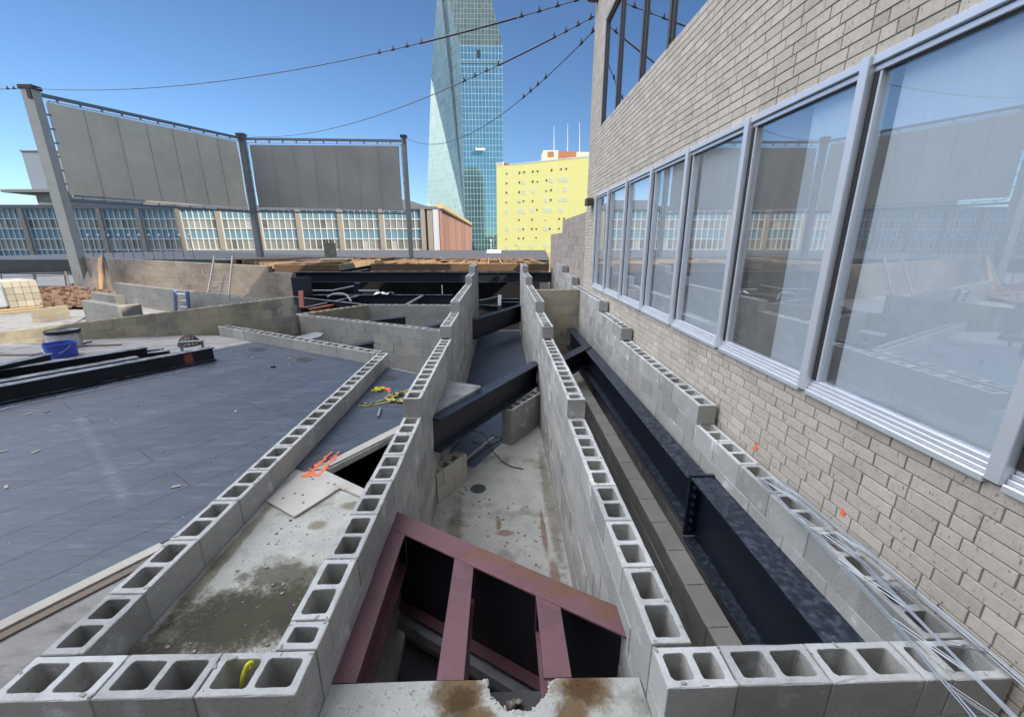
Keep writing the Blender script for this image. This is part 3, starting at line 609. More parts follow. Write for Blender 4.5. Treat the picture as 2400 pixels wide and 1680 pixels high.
# maroon frame in the pit
mf = thing('pit_frame', 'maroon primed steel frame over the dark pit between the two front walls', 'steel frame', (-.08, 2.0, -.6))
L0, L1 = Vector((-.812, 2.68, -.10)), Vector((.645, 1.785, -.10)); dv = (L1 - L0).normalized(); nv = Vector((-dv.y, dv.x, 0))
H0, H1 = L0 - dv * .10, L1 + dv * .12; dz = Vector((0, 0, 1))
b = MB(); b.bar(H0 - dz * .007, H1 - dz * .007, .165, .014, c=.002); b.build('header_top_flange', M['maroon_rust'], mf)
b = MB(); b.bar(H0 - dz * .3695, H1 - dz * .3695, .014, .711); b.build('header_web', M['black2'], mf)  # deep shade put into the web by using the black beam paint
b = MB(); b.bar(H0 - dz * .733, H1 - dz * .733, .165, .014, c=.002); b.build('header_bottom_flange', M['maroon'], mf)
for xa in (-.70, -.322, -.193, .19, .322):                 # weld beads where the joists meet the header
    b = MB(); ym = L0.y + (xa - L0.x) / (L1.x - L0.x) * (L1.y - L0.y) - .101
    b.tube([(xa, ym - .002, -.112), (xa + .004, ym - .006, -.18), (xa, ym - .004, -.26), (xa, ym - .004, -.35)], [.004, .006, .005, .005], 6); b.build('weld_bead', M['maroon'], mf)
def yin(x): return L0.y + (x - L0.x) / (L1.x - L0.x) * (L1.y - L0.y) - .100
for xa, xb in ((-.813, -.702), (-.322, -.193), (.19, .322)):
    mb = MB(); xm = (xa + xb) / 2; hw = (xb - xa) / 2
    ya, yb = yin(xa) , yin(xb)
    mb.prism([(xa, 1.488), (xb, 1.488), (xb, yb), (xa, ya)], -.115, -.101, .5)
    mb.box((xm - .006, 1.49, -.36), (xm + .006, min(ya, yb) - .01, -.1155), 0, .5)
    mb.prism([(xa, 1.49), (xb, 1.49), (xb, yb), (xa, ya)], -.374, -.3605, .5)
    mb.build('joist', M['maroon'], mf)
b = MB(); q0, q1 = L0 - nv * .02 + Vector((.01, 0, -.83)), L1 - nv * .02 + Vector((-.01, 0, -.83)); b.bar(q0, q1, .22, .10, c=.004); b.build('concrete_ledge', M['ledge'], None, 'narrow concrete ledge carrying the maroon header in the dark pit', 'concrete ledge')

# ---- stack of beams on the membrane
pa, pb = Vector((-4.74, 6.74, .0)), Vector((-6.6, 3.98, .0)); dd = (pb - pa).normalized(); sdv = Vector((dd.y, -dd.x, 0))
sdv = sdv if sdv.x < 0 else -sdv
ibeam('steel_beam', 'front black steel beam of the stack lying on the membrane roof, end plate with bolt holes', pa + Vector((0, 0, .23)) + sdv * .09, pb + Vector((0, 0, .23)) + sdv * .09, .215, .17, m='black2')
b = MB(); e0 = pa + sdv * .09 - dd * .004
b.bar(e0 + dd*.3 + Vector((0,0,.12)) - sdv*.012, e0 + dd*.42 + Vector((0,0,.12)) - sdv*.012, .006, .15); b.build('red_plate', M['red'], None, 'small red primer patch plate on the front stacked beam', 'steel plate')
tops = [(('Z4', 1455, 225), ('Z4', 225, 415), .30, .20, 'long black steel beam second in the stack on the membrane'),
        (('Z4', 1690, 255), ('Z4', 1450, 285), .17, .12, 'short black beam end poking out at the back of the stack')]
for i, (f0, f1, z, dp, lb) in enumerate(tops):
    A, B_ = zz(*f0, z), zz(*f1, z)
    ibeam('steel_beam', lb, A, B_ + (B_ - A).normalized() * (0 if i else .4), dp - .005, .15, m='black2')
A, B_ = zz('Z4', 490, 290, .36), zz('Z4', 0, 400, .36)
ibeam('steel_beam', 'black steel beam in the stack next to the blue bucket, running out of the photo', A, B_ + (B_ - A).normalized() * .8, .2, .16, m='black2')
A, B_ = zz('Z4', 1620, 240, .10), zz('Z4', 1300, 262, .10)
ibeam('steel_beam', 'flat black channel lying behind the beam stack', A, B_, .09, .12, m='black2')
A, B_ = pa + sdv * .34 + dd * .9 + Vector((0, 0, .235)), pb + sdv * .34 + Vector((0, 0, .235))
ibeam('steel_beam', 'black steel beam lying in the middle of the stack', A, B_, .22, .17, m='black2')
# bracket and strainer
c0 = zz('Z4', 1925, 270, 0.0); d1 = Vector((.95, .3, 0)).normalized()
b = MB(); hh = .17; wd = .16
for s in (-1, 1): b.bar(c0 + d1 * s * wd, c0 + d1 * s * wd + Vector((0, 0, hh)), .05, .03, up=(d1.x, d1.y, 0))
b.bar(c0 - d1 * (wd + .02) + Vector((0, 0, hh + .012)), c0 + d1 * (wd + .02) + Vector((0, 0, hh + .012)), .10, .02)
b.build('steel_bracket', M['postdark'], None, 'small grey U-shaped steel bracket standing behind the beam stack', 'bracket')
c0 = zz('Z4', 1890, 205, 0.0); st = thing('dome_strainer', 'rusty domed roof drain strainer behind the grey bracket', 'drain strainer', c0)
b = MB()
for k in range(16):
    an = 2 * math.pi * k / 16
    b.tube([c0 + Vector((.17 * math.cos(an) * math.cos(t), .17 * math.sin(an) * math.cos(t), .17 * math.sin(t) + .01)) for t in [R(x) for x in range(0, 86, 12)]], .009, 5)
for t in (20, 45, 68):
    r = .17 * math.cos(R(t)); b.tube([c0 + Vector((r * math.cos(2*math.pi*k/20), r * math.sin(2*math.pi*k/20), .17 * math.sin(R(t)) + .01)) for k in range(21)], .006, 5)
b.build('cage', M['strainer'], st); b = MB(); b.lathe([(.19, 0), (.19, .02), (.15, .025), (.15, .0)], c0); b.build('base_ring', M['strainer'], st)
# buckets
def bucket(name, label, c, r, h, m, lid=False):
    t = thing(name, label, 'bucket', c); b = MB()
    b.lathe([(0, 0), (r * .95, 0), (r * .96, .01), (r * .985, h * .78), (r * 1.03, h * .78), (r * 1.03, h * .82), (r * .99, h * .83), (r, h - .02), (r * 1.025, h - .02), (r * 1.025, h), (r * .97, h), (r * .9, .03), (0, .03)], c, 32)
    b.build('pail', m, t, smooth=False)
    b = MB(); b.tube([Vector(c) + Vector((r * 1.05 * math.cos(R(a)), -abs(math.sin(R(a))) * r * .75 - .03, h * (.88 - .75 * math.sin(R(a)) * .8))) for a in range(0, 181, 15)], .004, 5); b.build('bail_handle', M['galv'], t)
    b = MB(); b.lathe([(r * .965, h * .70), (r * 1.065, h + .001), (r * 1.07, h + .012), (r * .985, h + .012), (r * .97, h - .03)] if lid else [(0, h*.6), (r * .93, h * .62)], c, 32); b.build('rim' if lid else 'contents', M['blackcable'] if lid else M['whitebucket'], t)
    return t
bucket('paint_bucket', 'blue plastic paint bucket streaked with grey, standing behind the beam stack', zz('Z4', 628, 318, 0), .205, .24, M['bluebucket'])
bucket('paint_bucket', 'white paint bucket with a black rim behind the blue bucket', zz('Z4', 668, 225, 0), .235, .32, M['whitebucket'], True)
# planks on the pale concrete
for i, (a_, b_, lb) in enumerate([(('Z4', 835, 215), ('Z4', 1205, 202), 'thin brown board lying right of the buckets'), (('Z4', 425, 188), ('Z4', 560, 180), 'dark board lying left of the white bucket'), (('Z4', 0, 305), ('Z4', 330, 305), 'long thin board lying at the left edge of the pale slab'), (('Z4', 330, 305), ('Z4', 490, 272), 'thin board angled up to the blue bucket'), (('Z4', 800, 195), ('Z4', 905, 170), 'short stick lying behind the blue bucket')]):
    A, B_ = zz(*a_, .012), zz(*b_, .012); b = MB(); b.bar(A, B_, .05, .022); b.build('wood_board', M['plank'], None, lb, 'board')
# wires on the membrane
for i, (ph, lb) in enumerate(((0, 'thin pale ladder-wire lying along the beam stack'),)):
    t0, t1 = pa - sdv * .02 + dd * .35, pb - sdv * .02 - Vector((0, 0, 0)); b = MB(); n = 40
    for off in (.05, .17):
        b.tube([t0.lerp(t1, k / n) - sdv * (off + .01 * math.sin(k * .5)) + Vector((0, 0, .010)) for k in range(n + 1)], .0035, 5)
    for k in range(0, 7):
        p = t0.lerp(t1, k / 7 + .02); r = t0.lerp(t1, k / 7 + .10); b.tube([p - sdv * .05 + Vector((0, 0, .012)), r - sdv * .17 + Vector((0, 0, .012))], .003, 5)
    b.build('ladder_wire', M['galv'], None, lb, 'wire')
# drains
def drain(label, c, r):
    t = thing('floor_drain', label, 'floor drain', c); b = MB(); n = 28
    b.lathe([(r * .86, .003), (r * .86, .008), (r, .008), (r * 1.03, 0)], c, n); b.build('drain_ring', M['drain'], t)
    b = MB()
    for k in range(-4, 5):
        x = k * r * .19; L = math.sqrt(max(0, (r * .85)**2 - x * x)); b.box((c[0] + x - r*.05, c[1] - L, c[2] + .001), (c[0] + x + r*.05, c[1] + L, c[2] + .006))
    b.build('drain_grate', M['drain'], t)
    b = MB(); b.lathe([(0, .0005), (r * .88, .0006)], c, n); b.build('drain_well', M['blackcable'], t)
drain('round dark iron drain in the concrete trench floor', Vector((-.325, 4.76, -1.2)), .10)
drain('round drain near the yellow rope between the two left walls', Vector((-1.62, 5.74, .006)), .105)
drain('round drain in the membrane near the slanting low wall', zz('R5', 610, 755, .007), .15)
drain('farther round drain in the membrane by the slanting low wall', zz('R5', 290, 687, .007), .16)
b = MB(); c0 = zz('R5', 403, 805, .006); b.box(c0 - Vector((.03, .02, 0)), c0 + Vector((.03, .02, .03)), .006); b.build('debris', M['blackcable'], None, 'small black scrap lying on the membrane roof', 'debris')
# rope, pipe, cables
b = MB(); random.seed(11)
def coil(c, n, rx, ry, jit, z):
    pts = []
    an = random.uniform(0, 6); cx, cy = c
    for k in range(n):
        an += random.uniform(.25, .55); f = random.uniform(.75, 1.15)
        cx += random.uniform(-jit, jit); cy += random.uniform(-jit, jit); cx += (c[0] - cx) * .15; cy += (c[1] - cy) * .15
        pts.append((cx + rx * f * math.cos(an), cy + ry * f * math.sin(an), z + random.uniform(0, .03)))
    return pts
b.tube(coil((-1.27, 4.93), 150, .16, .17, .035, .014), .0075, 6)
b.tube([(-1.35, 4.8, .02), (-1.5, 4.72, .015), (-1.62, 4.66, .014), (-1.73, 4.69, .014), (-1.70, 4.76, .014), (-1.6, 4.72, .014), (-1.5, 4.82, .02), (-1.4, 4.9, .02)], .0075, 6)
b.build('rope', M['rope'], None, 'tangled yellow and black rope heap on the membrane strip', 'rope')
b = MB(); b.tube(coil((-1.64, 5.22), 70, .05, .05, .02, .014), .006, 5); b.build('rope', M['yellow'], None, 'small bright yellow rope bundle behind the tangled rope', 'rope')
b = MB(); b.tube([(-1.435, 4.56, .02), (-1.395, 4.33, .02)], .014, 8); b.build('pipe', M['pipe'], None, 'short grey pipe piece lying below the yellow rope', 'pipe')
b = MB(); b.tube([(-.56, 5.44, -1.17), (-.14, 6.04, -1.10)], .022, 10); b.tube([(-.24, 5.90, -1.115), (-.20, 5.955, -1.108)], .03, 10); b.build('pipe', M['pipe'], None, 'grey conduit pipe lying across the trench by the block pier', 'pipe')
b = MB()
def smooth(pts, n=6):
    pts = [Vector(p) for p in pts]; out = []
    for i in range(len(pts) - 1):
        p0, p1, p2, p3 = pts[max(i-1, 0)], pts[i], pts[i+1], pts[min(i+2, len(pts)-1)]
        for k in range(n):
            t = k / n; out.append(.5 * ((2*p1) + (p2-p0)*t + (2*p0-5*p1+4*p2-p3)*t*t + (3*p1-p0-3*p2+p3)*t**3))
    return out + [pts[-1]]
b.tube(smooth([(-.75, 5.9, -1.19), (-.62, 6.1, -1.12), (-.48, 6.18, -1.06), (-.28, 6.0, -1.05), (-.18, 5.7, -1.1), (-.05, 5.45, -1.15), (.1, 5.3, -1.185), (.29, 5.22, -1.188)]), .008, 6)
b.tube(smooth([(-.5, 6.1, -1.19), (-.25, 5.8, -1.12), (-.08, 5.85, -1.08), (.0, 6.1, -1.15), (-.2, 6.3, -1.19)]), .007, 6)
b.build('cable', M['blackcable'], None, 'thin black cable looping over the grey conduit in the trench', 'cable')
# yellow strap in a front core
b = MB(); b.tube(smooth([(-1.115, 1.345, .09), (-1.085, 1.325, .165), (-1.065, 1.335, .215), (-1.055, 1.35, .21), (-1.07, 1.36, .17)]), .0075, 8); b.build('strap', M['yellow'], None, 'bright yellow strap end sticking out of a front block core', 'strap')
# wire reinforcement bundle on the right front wall
random.seed(5)
wt = thing('ladder_wire_bundle', 'bundle of galvanised wire joint reinforcement lying on the right stepped wall', 'wire bundle', (1.9, 1.9, .2))
for j in range(3):
    b = MB(); dz = .012 + j * .012; dx = random.uniform(-.02, .02)
    Lf = [(1.895, 2.68), (1.862, 2.34), (1.83, 1.91), (1.79, 1.52), (1.745, 1.23), (1.70, .95)]
    Mf = [(1.96, 2.66), (1.975, 2.14), (1.93, 1.70), (1.90, 1.42), (1.86, 1.07), (1.84, .9)]
    Rf = [(2.02, 2.63), (2.04, 1.97), (2.05, 1.61), (2.045, 1.23), (2.03, .92)]
    curves = []
    for cv in (Lf, Mf, Rf):
        for s in (0, 1):
            o_ = random.uniform(-.008, .008)
            pts = smooth([(x + dx * .6 + s * .007 + o_, y, .2 + dz + random.uniform(0, .012)) for x, y in cv], 5)
            b.tube(pts, .0019, 5); curves.append(pts)
    for k in range(5):
        f0, f1 = k / 5 + .04, k / 5 + .13
        for A_, B__ in ((curves[0], curves[2]), (curves[3], curves[4])):
            a_ = A_[int(f0 * (len(A_) - 1))]; c_ = B__[int(f1 * (len(B__) - 1))]
            b.tube([a_ + Vector((0, 0, .004)), c_ + Vector((0, 0, .004))], .0018, 5)
    b.build('ladder_wire', M['galv'], wt)
b = MB(); b.tube(smooth([(1.84, 2.2, .215), (1.92, 1.9, .23), (1.98, 1.6, .225), (2.03, 1.35, .22), (2.05, 1.1, .22)]), .004, 6); b.build('tie_wire', M['postdark'], wt)
# spray paint
def spray(name, label, pts, r, z=None, nrm=None, parent=None):
    b = MB(); random.seed(3)
    for x, y, rr in pts:
        n = 8; ring = [(x + rr * random.uniform(.6, 1.2) * math.cos(2*math.pi*k/n) * r[0], y + rr * random.uniform(.6, 1.2) * math.sin(2*math.pi*k/n) * r[1]) for k in range(n)]
        b.prism(ring, z, z + random.uniform(.0012, .0024))
    return b.build(name, M['orange'], parent, label, 'paint mark')
sp = []
for f in range(130):
    t = random.random() ** 1.3; which = random.random() < .6
    w_ = .030 * (1.1 - t * .8)
    sp.append(((-1.645 + .05 * t if which else -1.545 + .02 * t) + random.gauss(0, w_ * .55), 3.10 + .44 * t + random.gauss(0, .008), random.uniform(.004, .020) * (1.15 - t * .6)))
spray('spray_paint_mark', 'two orange spray paint streaks beside the triangular floor opening', sp, (.8, 1.3), .0195)
spray('spray_paint_mark', 'small orange spray dot behind the yellow rope', [(-1.55, 5.28, .06), (-1.5, 5.2, .03)], (1, 1), .0062)
# ================================================================== buff brick building on the right
bb = thing('brick_building', 'buff brick building with a long row of aluminium windows along the right side', 'building', (4, 4, -1.4))
XB = 2.09; YE = 10.70; YS = -1.65; ZR = 9.6
SILL, HEAD = .95, 2.86; USILL, UHEAD = 4.25, 6.05
MUL = [-.82, .335, 1.49, 2.645, 3.81, 4.965, 6.105, 7.29, 8.48, 9.56]
UM = [-1.15, .05, 1.25, 2.45, 3.62, 4.80, 5.96, 7.06, 8.40, 9.50]
b = MB()
for (ya, yb, z0, z1) in ((YS, YE, -1.5, SILL - .03), (YS, YE, HEAD + .03, USILL - .02), (YS, YE, UHEAD + .02, ZR), (MUL[-1] + .03, YE, SILL - .03, HEAD + .03), (UM[-1] + .03, YE, USILL - .02, UHEAD + .02)):
    b.box((XB + .0065, ya, z0), (XB + .30, yb, z1))
b.box((2.9, YS, -1.5), (5.6, YE - .001, ZR - .1)); b.box((2.38, YS, -1.5), (5.6, YS + .2, ZR - .11)); b.box((2.385, YE - .2, -1.5), (5.6, YE - .002, ZR - .12)); b.box((2.386, YS, ZR - .25), (5.6, YE - .003, ZR - .09)); b.box((2.387, YS, 3.2), (5.6, YE - .004, 3.9))
b.build('wall', M['brick_mortar'], bb)
b = MB(); b.box((-8.5, -9.0, -1.5), (2.37, -1.7, ZR)); b.build('added_shade_block', M['roofband'], bb)  # added unseen block that darkens faces turned to the viewpoint
b = MB(); random.seed(2); rh, bl = .0757, .2165
nrow = int((ZR + .3) / rh)
def chamf(ya, yb, za, zb, tone):
    c = .0022; x0 = XB + random.uniform(-.0015, .0012)
    vs = [(XB + .008, ya, za), (XB + .008, yb, za), (XB + .008, yb, zb), (XB + .008, ya, zb), (x0 + c, ya, za), (x0 + c, yb, za), (x0 + c, yb, zb), (x0 + c, ya, zb), (x0, ya + c, za + c), (x0, yb - c, za + c), (x0, yb - c, zb - c), (x0, ya + c, zb - c)]
    fs = []
    for k in range(4):
        k2 = (k + 1) % 4; fs += [(k, 4 + k, 4 + k2, k2), (4 + k, 8 + k, 8 + k2, 4 + k2)]
    fs.append((8, 11, 10, 9)); b.add(vs, fs, tone)
for r in range(nrow):
    z0 = -.30 + r * rh; za, zb = z0 + .0038, z0 + rh - .0038; zm = (za + zb) / 2
    spans = [(-1.2, YE)]
    if SILL - .045 < zm < HEAD + .02: spans = [(MUL[-1] + .045, YE)]
    elif USILL - .03 < zm < UHEAD + .02: spans = [(UM[-1] + .045, YE)]
    for s0, s1 in spans:
        y = s1
        first = (bl * .99, bl * .5, bl * .78, bl * .3)[r % 4]
        while y > s0 + .02:
            yn = max(s0, y - first); first = bl
            if y - yn > .03: chamf(yn + .0038, y - .0038, za, zb, min(1, max(0, random.gauss(.5, .25))))
            y = yn
            if random.random() < .10: first = bl / 2
# brick return on the end
b.box((XB + .31, YE + .0005, -1.4), (5.6, YE + .012, ZR), 0, .5)
b.build('brickwork', M['brick'], bb)
def window(y0, y1, z0, z1, upper=False, half=False):
    fr = MB(); mw = .031 if not upper else .030; xo = XB - (.036 if not upper else .012); xi = XB + .075
    fr.box((xo, y1 - mw, z0 - .02), (xi, y1 + mw, z1 + .04), .003)          # mullion
    fr.box((XB - .018, y0 + mw + .002, z1 - .010), (xi - .002, y1 - mw - .002, z1 + .034), .003)   # head
    fr.box((XB + .004, y0 + mw + .002, z1 - .046), (xi - .002, y1 - mw - .002, z1 - .016), .003)
    if not upper:
        fr.box((XB - .030, y0 + mw + .002, z0 - .045), (xi - .002, y1 - mw - .002, z0 - .010), .004)   # sill steps
        fr.box((XB - .012, y0 + mw + .002, z0 - .008), (xi - .002, y1 - mw - .002, z0 + .012), .003)
        fr.box((XB + .000, y0 + mw + .002, z0 + .014), (xi - .002, y1 - mw - .002, z0 + .034), .003)
        fr.box((XB + .012, y0 + mw + .002, z0 + .036), (xi - .002, y1 - mw - .002, z0 + .056), .003)
    for ya, yb in ((y0 + mw + .006, y0 + mw + .020), (y1 - mw - .052, y1 - mw - .034)):
        fr.box((XB + .010, ya, z0 + (.058 if not upper else .0)), (xi - .002, yb, z1 - .048), .002)
    f = fr.build('window_frame', M['frame_dark' if upper else 'alu'], bb)
    ya, yb = y0 + mw + .021, y1 - mw - .053
    g = MB(); g.box((XB + .006, y1 - mw - .033, z0 + .0585), (xi - .004, y1 - mw - .001, z1 - .0485)); g.build('gasket', M['alu_dark'], f)
    g = MB(); g.box((XB + .020, ya, z1 - .056), (xi - .004, yb, z1 - .0475)); g.build('gasket', M['alu_dark'], f)
    p = MB(); xp = XB + .032; zb = z0 + (.0575 if not upper else .001)
    p.box((xp, ya + .001, zb), (xp + .006, yb - .001, z1 - .0565)); p.build('pane', M['pane_up' if upper else 'pane'], f)
    bl_ = MB(); xb = XB + .095
    if half: bl_.box((xb, y0 + .05, z0), (xb + .01, y0 + (y1 - y0) * .47, z1 + .05)); bl_.build('blind', M['blind'], f); h = MB(); h.box((xb + .03, y0 + (y1 - y0) * .40, z0), (xb + .05, y1 - .03, z1 + .05)); h.build('board', M['board'], f)
    else: bl_.box((xb, y0 + .02, z0 + .01), (xb + .01, y1 - (.13 if not upper else .03), z1 + .05)); bl_.build('blind', M['board' if upper else 'blind'], f)
for i in range(len(MUL) - 1): window(MUL[i], MUL[i+1], SILL, HEAD, half=(i == 3))
for i in range(len(UM) - 1): window(UM[i], UM[i+1], USILL, UHEAD, upper=True)
random.seed(3)
for (y, z, s) in ((2.145, .30, .020), (3.035, .275, .024)):
    b = MB(); n = 12; vs = [(XB - .0045, y, z)]; n_ = 14
    vs = [(XB - .004, y + s * random.uniform(.5, 1.1) * math.cos(6.283*k/n_), z + s * random.uniform(.8, 1.5) * math.sin(6.283*k/n_)) for k in range(n_)]
    vs2 = [(XB + .004, v[1], v[2]) for v in vs]; b.add(vs + vs2, [tuple(range(n_))] + [(k, n_ + k, n_ + (k+1) % n_, (k+1) % n_) for k in range(n_)]); b.build('paint_mark', M['orange'], bb)
wl = thing('wall_light', 'small bronze wall light fixed near the far end of the brick facade', 'wall light', (2.0, 10.0, 2.70))
b = MB(); b.box((1.93, 9.86, 2.705), (2.07, 10.14, 2.86), .012); b.build('housing', M['fixture'], wl); b = MB(); b.box((2.07, 9.92, 2.73), (2.089, 10.08, 2.84)); b.build('mount_plate', M['fixture'], wl)
block_wall('ribbed_block_wall', 'stepped ribbed block wall continuing behind the far end of the brick building', 'block wall', (2.19, 10.715), (2.19, 18.2), .19,
           lv([2.22 - .2 * k for k in range(14)][::-1]) + [(2.42, 0, 4.1), (2.62, 0, 4.1)], m='ribbed', mm='brick_mortar', cores=False, gap=.008)

# ================================================================== screens
def rod(mb, a, b_, w, h=None): mb.bar(a, b_, w, h or w, up=(0, 0, 1) if abs((Vector(b_) - Vector(a)).normalized().z) < .9 else (1, 0, 0))
PL, PM, PR = Vector((-17.52, 18.0, 0)), Vector((-14.5, 26, 0)), Vector((-5.47, 26, 0))
def screen(label, A, B_, fab, ro, ri, side, fm='fabric'):
    """A,B_: post feet; fab: fabric corners TL TR BR BL; ro/ri: outer/inner rail height pairs at A and B_"""
    t = thing('banner_screen', label, 'screen', ((A.x + B_.x) / 2, (A.y + B_.y) / 2, fab[3].z))
    d = (B_ - A); L = d.length; d.normalize(); n = Vector((d.y, -d.x, 0))
    if n.y > 0: n = -n
    f = MB(); th = n * .012; P = fab
    N = 24
    def grid(o, flip):
        vs = []; 
        for j in range(9):
            for i in range(N + 1):
                u, v = i / N, j / 8; p = (P[3].lerp(P[2], u)).lerp(P[0].lerp(P[1], u), v)
                vs.append(p + o + n * (.03 * math.sin(u * 31 + v * 3) * math.sin(v * math.pi) + .02 * math.sin(u*9+v*7)))
        fs = [(j*(N+1)+i, j*(N+1)+i+1, (j+1)*(N+1)+i+1, (j+1)*(N+1)+i) for j in range(8) for i in range(N)]
        f.add(vs, [q_[::-1] for q_ in fs] if flip else fs)
    grid(th, False); grid(-th, True); f.build('fabric', M[fm], t, smooth=True)
    s = MB()
    for k in range(1, 7):
        u = k / 7; a_ = P[3].lerp(P[2], u) + n * .055; b_ = P[0].lerp(P[1], u) + n * .055
        s.bar(a_, b_, .016, .003, up=n)
    s.build('seam', M['seam'], t)
    r = MB(); e0, e1 = A + d * side[0], B_ - d * side[1]
    for (za, zb, w) in ((ro[0][0], ro[0][1], .12), (ro[1][0], ro[1][1], .10)):
        r.bar((A.x, A.y, za), (B_.x, B_.y, zb), w, w)
    r.build('outer_rail', M['postdark'], t)
    r = MB()
    r.bar((e0.x, e0.y, ri[0][0]), (e1.x, e1.y, ri[0][1]), .05, .05); r.bar((e0.x, e0.y, ri[1][0]), (e1.x, e1.y, ri[1][1]), .05, .05)
    for e, k in ((e0, 0), (e1, 1)): r.bar((e.x, e.y, ri[1][k]), (e.x, e.y, ri[0][k]), .05, .05, up=d)
    r.build('inner_rail', M['white'], t)
    m_ = 12
    for k in range(1, m_):
        u = k / m_; p = A.lerp(B_, u)
        for q_ in (0, 1):
            h = MB(); h.bar((p.x, p.y, ro[q_][0] + (ro[q_][1] - ro[q_][0]) * u), (p.x, p.y, ri[q_][0] + (ri[q_][1] - ri[q_][0]) * u), .07, .05, up=d); h.build('hanger', M['postdark'], t)
    for k in range(1, 7):
        v = k / 7
        for e, P0, kk in ((e0, A, 0), (e1, B_, 1)):
            z = ri[1][kk] + (ri[0][kk] - ri[1][kk]) * v; h = MB(); h.bar((P0.x, P0.y, z), (e.x, e.y, z), .06, .05); h.build('hanger', M['postdark'], t)
    return t
Fz = [Vector((-14.12, 26, 7.17)), Vector((-5.78, 26, 7.15)), Vector((-5.80, 26, 3.76)), Vector((-14.12, 26, 3.86))]
screen('grey fabric screen on the right, stretched between the two right posts', PM, PR, Fz, ((7.47, 7.41), (3.62, 3.52)), ((7.27, 7.23), (3.76, 3.68)), (.25, .18))
nL = Vector((PM.y - PL.y, -(PM.x - PL.x), 0)).normalized()
Fl = [onplane(*q('R1', *p), PL, nL) for p in ((350, 295), (1815, 597), (1905, 1108), (535, 1005))]
zt = [onplane(*q('R1', *p), PL, nL).z for p in ((300, 238), (1850, 572), (520, 1052), (1930, 1140), (320, 275), (1835, 592), (530, 1025), (1915, 1122))]
screen('fabric screen with warm light put into its beige, angled away between the left post and the middle post', PL, PM, Fl, ((zt[0], zt[1]), (zt[2], zt[3])), ((zt[4], zt[5]), (zt[6], zt[7])), (.42, .25), 'fabric_warm_lit')
for P0, w_, zt_, lb in ((PL, .40, 7.38, 'broad steel post with light put into its pale colour, left end of the beige screen'), (PM, .30, 7.62, 'grey steel post in the middle where the two screens meet'), (PR, .22, 7.58, 'slim tall grey steel post at the right end of the right screen')):
    t = thing('steel_post', lb, 'post', (P0.x, P0.y, .8)); b = MB()
    b.box((P0.x - w_/2, P0.y - .17, .8 if P0.y > 20 else -.4), (P0.x + w_/2, P0.y + .17, zt_ - .02), .01); b.build('shaft', M['post_lit' if P0.y < 20 else 'post'], t)
    b = MB(); b.box((P0.x - w_/2 - .06, P0.y - .2, zt_ - .02), (P0.x + w_/2 + .06, P0.y + .2, zt_ + .12), .01); b.box((P0.x + w_*.1, P0.y - .215, zt_ - .35), (P0.x + w_*.45, P0.y - .172, zt_ - .03)); b.build('cap', M['fixture'], t)

# ================================================================== cables to the building
def cable(label, A, B_, sag, clamps, thick=None, r=.011):
    A, B_ = Vector(A), Vector(B_); n = 48
    def P(t): return A.lerp(B_, t) - Vector((0, 0, sag * 4 * t * (1 - t)))
    t_ = thing('guy_cable', label, 'cable', A); b = MB(); b.tube([P(k / n) for k in range(n + 1)], r, 6); b.build('strand', M['steelcable'], t_)
    for t0, t1, k in clamps:
        for i in range(k):
            b = MB(); t = t0 + (t1 - t0) * i / max(1, k - 1); p = P(t); dq = (P(t + .004) - p).normalized()
            b.tube([p - dq * .05, p + dq * .05], [.026, .026], 6); b.tube([p + Vector((0, 0, .02)), p + Vector((0, 0, .105))], [.034, .006], 5)
            b.build('cable_clamp', M['steelcable'], t_)
    if thick:
        b = MB(); b.tube([P(thick[0] + (thick[1] - thick[0]) * k / 8) for k in range(9)], .022, 6); b.build('turnbuckle', M['steelcable'], t_)
    return t_
TL = Vector((PL.x, PL.y, 7.42))
cable('top guy cable running from the brick building to the cap of the left post', (1.95, 10.55, 6.96), TL, .62, ((.015, .075, 4), (.20, .26, 4)), (.08, .20))
cable('middle guy cable running from the brick building to the middle post', (2.12, 10.75, 6.70), (PM.x, PM.y, 7.66), .85, ((.006, .05, 4), (.13, .19, 4)), (.05, .13))
cable('lowest guy cable running from the brick building to the right screen post', (2.12, 10.75, 6.45), (PR.x, PR.y, 7.62), 1.15, ((.006, .03, 2), (.12, .19, 4)), None)
cable('short guy cable leaving the left post cap towards the left edge', TL + Vector((-.2, 0, 0)), (-30, 18, 7.45), .15, ((.012, .05, 3),), None)
b = MB(); b.tube([(2.09, 10.45, 6.98), (2.0, 10.50, 6.98), (1.90, 10.56, 6.96), (1.84, 10.6, 6.955)], [.16, .16, .11, .04], 10); b.build('cable_anchor', M['fixture'], None, 'dark bullet shaped cable anchor on the upper corner of the brick building', 'cable anchor')

# ================================================================== roof deck with joists and girder at the back
ibeam('steel_girder', 'long black steel girder with a pale top edge under the timber deck', (-9.6, 16.85, .775), (2.0, 16.85, .745), .40, .2, m='black2')
b = MB(); X0 = yy('S8', 1070, 500, 16.5).x; b.box((X0 - .12, 16.4, -3.0), (X0 + .12, 16.6, .37)); b.build('steel_column', M['black2'], None, 'black steel column under the long girder', 'steel column')
def timber(mb, a, b_, w=.045, h=.24, tone=None): mb.bar(a, b_, w, h, random.random() if tone is None else tone)
random.seed(9)
rd = thing('timber_deck', 'open timber joist deck at the back right of the pit, brown fascia in front', 'timber deck', (-1.7, 22, .8))
b = MB(); b.box((-5.30, 17.26, .80), (-.82, 17.31, 1.055), 0, .3); b.box((-.815, 17.265, .80), (1.95, 17.315, 1.05), 0, .6); b.build('fascia', M['wood_dark'], rd)
for k in range(13):
    x = -5.27 + k * .59; b = MB(); timber(b, (x, 17.33, .93), (x - .25, 26.6, .875)); b.build('joist', M['wood'], rd)
